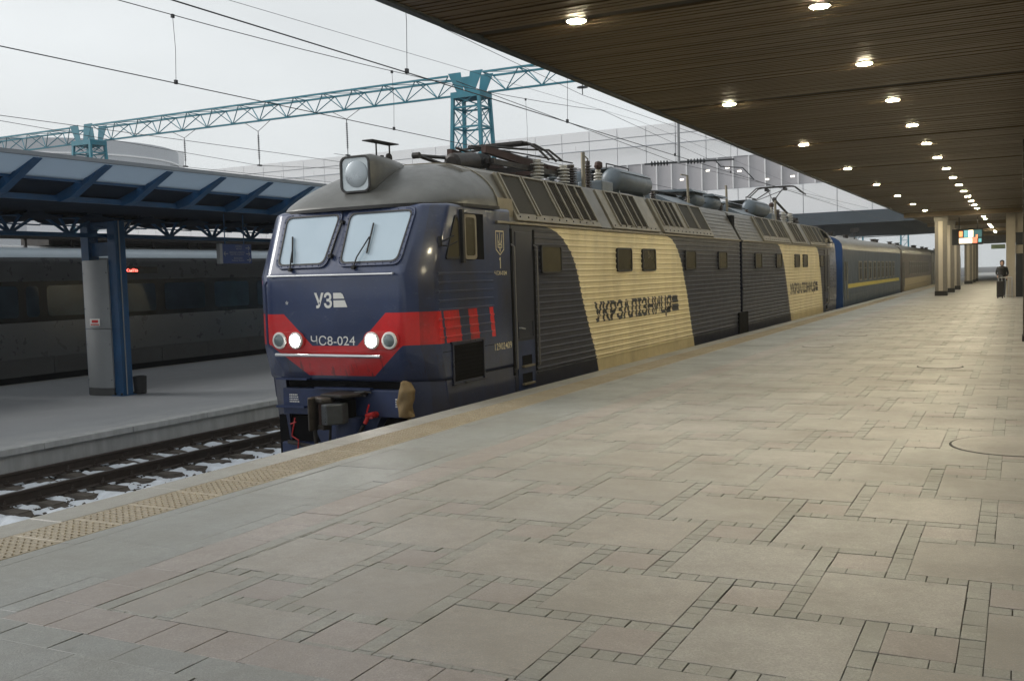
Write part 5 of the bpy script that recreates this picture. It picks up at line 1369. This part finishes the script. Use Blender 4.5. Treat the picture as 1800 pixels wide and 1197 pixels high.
# hanging information display
db = empty('information_display', (-2.3, 60, 2.7), 'lit information display hanging from the canopy beside the pillars', 'display')
m = MB(); m.box(-3.25, -1.72, 59.95, 60.2, 2.66, 3.52); m.build('casing', 'black', db)
m = MB(); m.tube([(-2.9, 60.1, 3.5), (-2.9, 60.1, HC)], .03); m.tube([(-2.0, 60.1, 3.5), (-2.0, 60.1, HC)], .03); m.build('hanger', 'iron', db)
def scr(nm, col, st, x0, x1, z0, z1):
    if nm not in M: M[nm] = emit(nm, col, st)
    m = MB(); m.box(x0, x1, 59.935, 59.948, z0, z1); m.build('screen_tile', nm, db)
scr('scr_cream', (1, .85, .55, 1), 1.6, -2.9, -2.25, 2.74, 3.02); scr('scr_orange', (1, .30, .10, 1), 1.2, -2.9, -2.72, 3.1, 3.40); scr('scr_teal', (.15, .42, .42, 1), .8, -2.66, -2.46, 3.06, 3.44)
scr('scr_cream', 0, 0, -2.44, -2.20, 3.06, 3.44); scr('scr_red', (.9, .22, .12, 1), 1.0, -2.23, -2.0, 2.74, 3.04); scr('scr_dark', (.05, .16, .16, 1), .5, -2.18, -1.78, 3.06, 3.44); scr('scr_orange', 0, 0, -2.08, -1.98, 3.0, 3.2); scr('scr_teal', 0, 0, -1.95, -1.80, 2.78, 2.98)
# far green direction sign
m = MB(); m.box(-1.75, -.85, 79.0, 79.1, 2.62, 2.92); gs = m.build('far_sign', pbr('dull_green_sign', (.12, .17, .10), .5), label='small greenish sign hanging far along the platform', cat='sign')
# barrier
br = empty('barrier', (-.6, 51.9, 0), 'low metal barrier with vertical bars in front of the tall pale pillar', 'barrier')
m = MB(); m.tube([(-.86, 51.8, .95), (-.28, 51.8, .95)], .025, 6); m.tube([(-.86, 51.8, .12), (-.28, 51.8, .12)], .015, 6); m.build('rail', 'silver', br)
for k in range(5):
    x = -.84+k*.14; m = MB(); m.cyl((x, 51.8, .004), (x, 51.8, .95), .012 if k not in (0, 4) else .022, 6); m.build('bar', 'silver', br)
sc_ = empty('suitcase', (-.78, 51.5, 0), 'dark upright suitcase next to the waiting person', 'suitcase')
m = MB(); m.box(-.92, -.62, 51.4, 51.62, .06, .80); m.build('shell', 'iron', sc_, bevel=.04)
m = MB(); m.tube([(-.85, 51.5, .78), (-.85, 51.5, 1.05), (-.69, 51.5, 1.05), (-.69, 51.5, .78)], .012); m.build('pull_handle', 'signgrey', sc_)
m = MB()
for x in (-.87, -.67):
    for y in (51.44, 51.58): m.lathe((x, y-.015, .034), (0, 1, 0), [(0, .03), (.03, .03)], 10)
m.build('wheel', 'black', sc_)
# person: one skinned body
def person(x, y, label):
    o = empty('person', (x, y, 0), label, 'person')
    J = [((0, 0, .93), .14), ((0, 0, 1.12), .15), ((0, .01, 1.34), .17), ((0, .02, 1.46), .08), ((0, .02, 1.52), .055),
         ((.10, 0, .88), .10), ((.11, -.02, .50), .07), ((.11, .02, .09), .05), ((.11, -.12, .05), .045),
         ((-.10, 0, .88), .10), ((-.12, .03, .50), .07), ((-.12, .06, .09), .05), ((-.12, -.08, .05), .045),
         ((.19, .02, 1.40), .075), ((.25, .02, 1.13), .055), ((.18, -.16, .99), .042),
         ((-.19, .02, 1.40), .075), ((-.25, .04, 1.13), .055), ((-.17, -.18, 1.05), .042)]
    E_ = [(0, 1), (1, 2), (2, 3), (3, 4), (0, 5), (5, 6), (6, 7), (7, 8), (0, 9), (9, 10), (10, 11), (11, 12), (2, 13), (13, 14), (14, 15), (2, 16), (16, 17), (17, 18)]
    me = bpy.data.meshes.new('body'); me.from_pydata([j[0] for j in J], E_, []); me.materials.append(M['coat'])
    b = bpy.data.objects.new('body', me); COL.objects.link(b); b.parent = o
    sk = b.modifiers.new('skin', 'SKIN'); sk.use_smooth_shade = True
    for i, j in enumerate(J): me.skin_vertices[0].data[i].radius = (j[1], j[1]*.8)
    me.skin_vertices[0].data[0].use_root = True
    b.modifiers.new('sub', 'SUBSURF').levels = 2; b.modifiers['sub'].render_levels = 2
    ORG[b.name] = Vector((x, y, 0))
    m = MB(); m.lathe((x, y+.0, 1.50), (0, -.08, 1), [(0, .05), (.03, .065), (.09, .082), (.15, .085), (.20, .07), (.235, .03)], 14); m.build('head', 'skin', o, smooth=True)
    m = MB(); m.lathe((x, y+.02, 1.555), (0, -.08, 1), [(-.03, .085), (.05, .098), (.12, .10), (.17, .085), (.21, .03)], 14); m.build('hair', 'coat', o, smooth=True)
    m = MB(); m.lathe((x, y+.01, .80), (0, 0, 1), [(0, .22), (.2, .19), (.40, .19), (.58, .22), (.64, .16), (.68, .08)], 14); m.build('coat', 'coat', o, smooth=True)
    for sx in (.18, -.17):
        m = MB(); hx = x+sx; hz = .97 if sx > 0 else 1.03
        m.box(hx-.02, hx+.02, y-.22, y-.16, hz-.04, hz+.035)
        for k in range(4): m.tube([(hx-.022+k*.014, y-.215, hz-.03), (hx-.022+k*.014, y-.225, hz-.075+.008*abs(k-1.5)), (hx-.02+k*.013, y-.205, hz-.105+.01*abs(k-1.5))], .008, 5)
        m.tube([(hx-.02, y-.18, hz), (hx-.04, y-.20, hz-.04), (hx-.035, y-.22, hz-.06)], .009, 5); m.build('hand', 'skin', o)
person(-.70, 52.4, 'person in dark coat standing by the barrier and the tall pale pillar')

# ================================================================= AIR
def haze():
    mat = bpy.data.materials.new('winter_haze'); mat.use_nodes = True; t = mat.node_tree; t.nodes.clear()
    v = t.nodes.new('ShaderNodeVolumePrincipled'); v.inputs['Color'].default_value = (.90, .95, 1, 1); v.inputs['Density'].default_value = .0005; v.inputs['Anisotropy'].default_value = .25
    ou = t.nodes.new('ShaderNodeOutputMaterial'); t.links.new(v.outputs[0], ou.inputs['Volume'])
    M['haze'] = mat
    m = MB(); m.box(-620, 420, -80, 920, -2.7, 37)
    ob = m.build('haze', 'haze', kind='stuff', label='thin winter haze filling the air', cat='haze')
HAZE = True
if HAZE: haze()
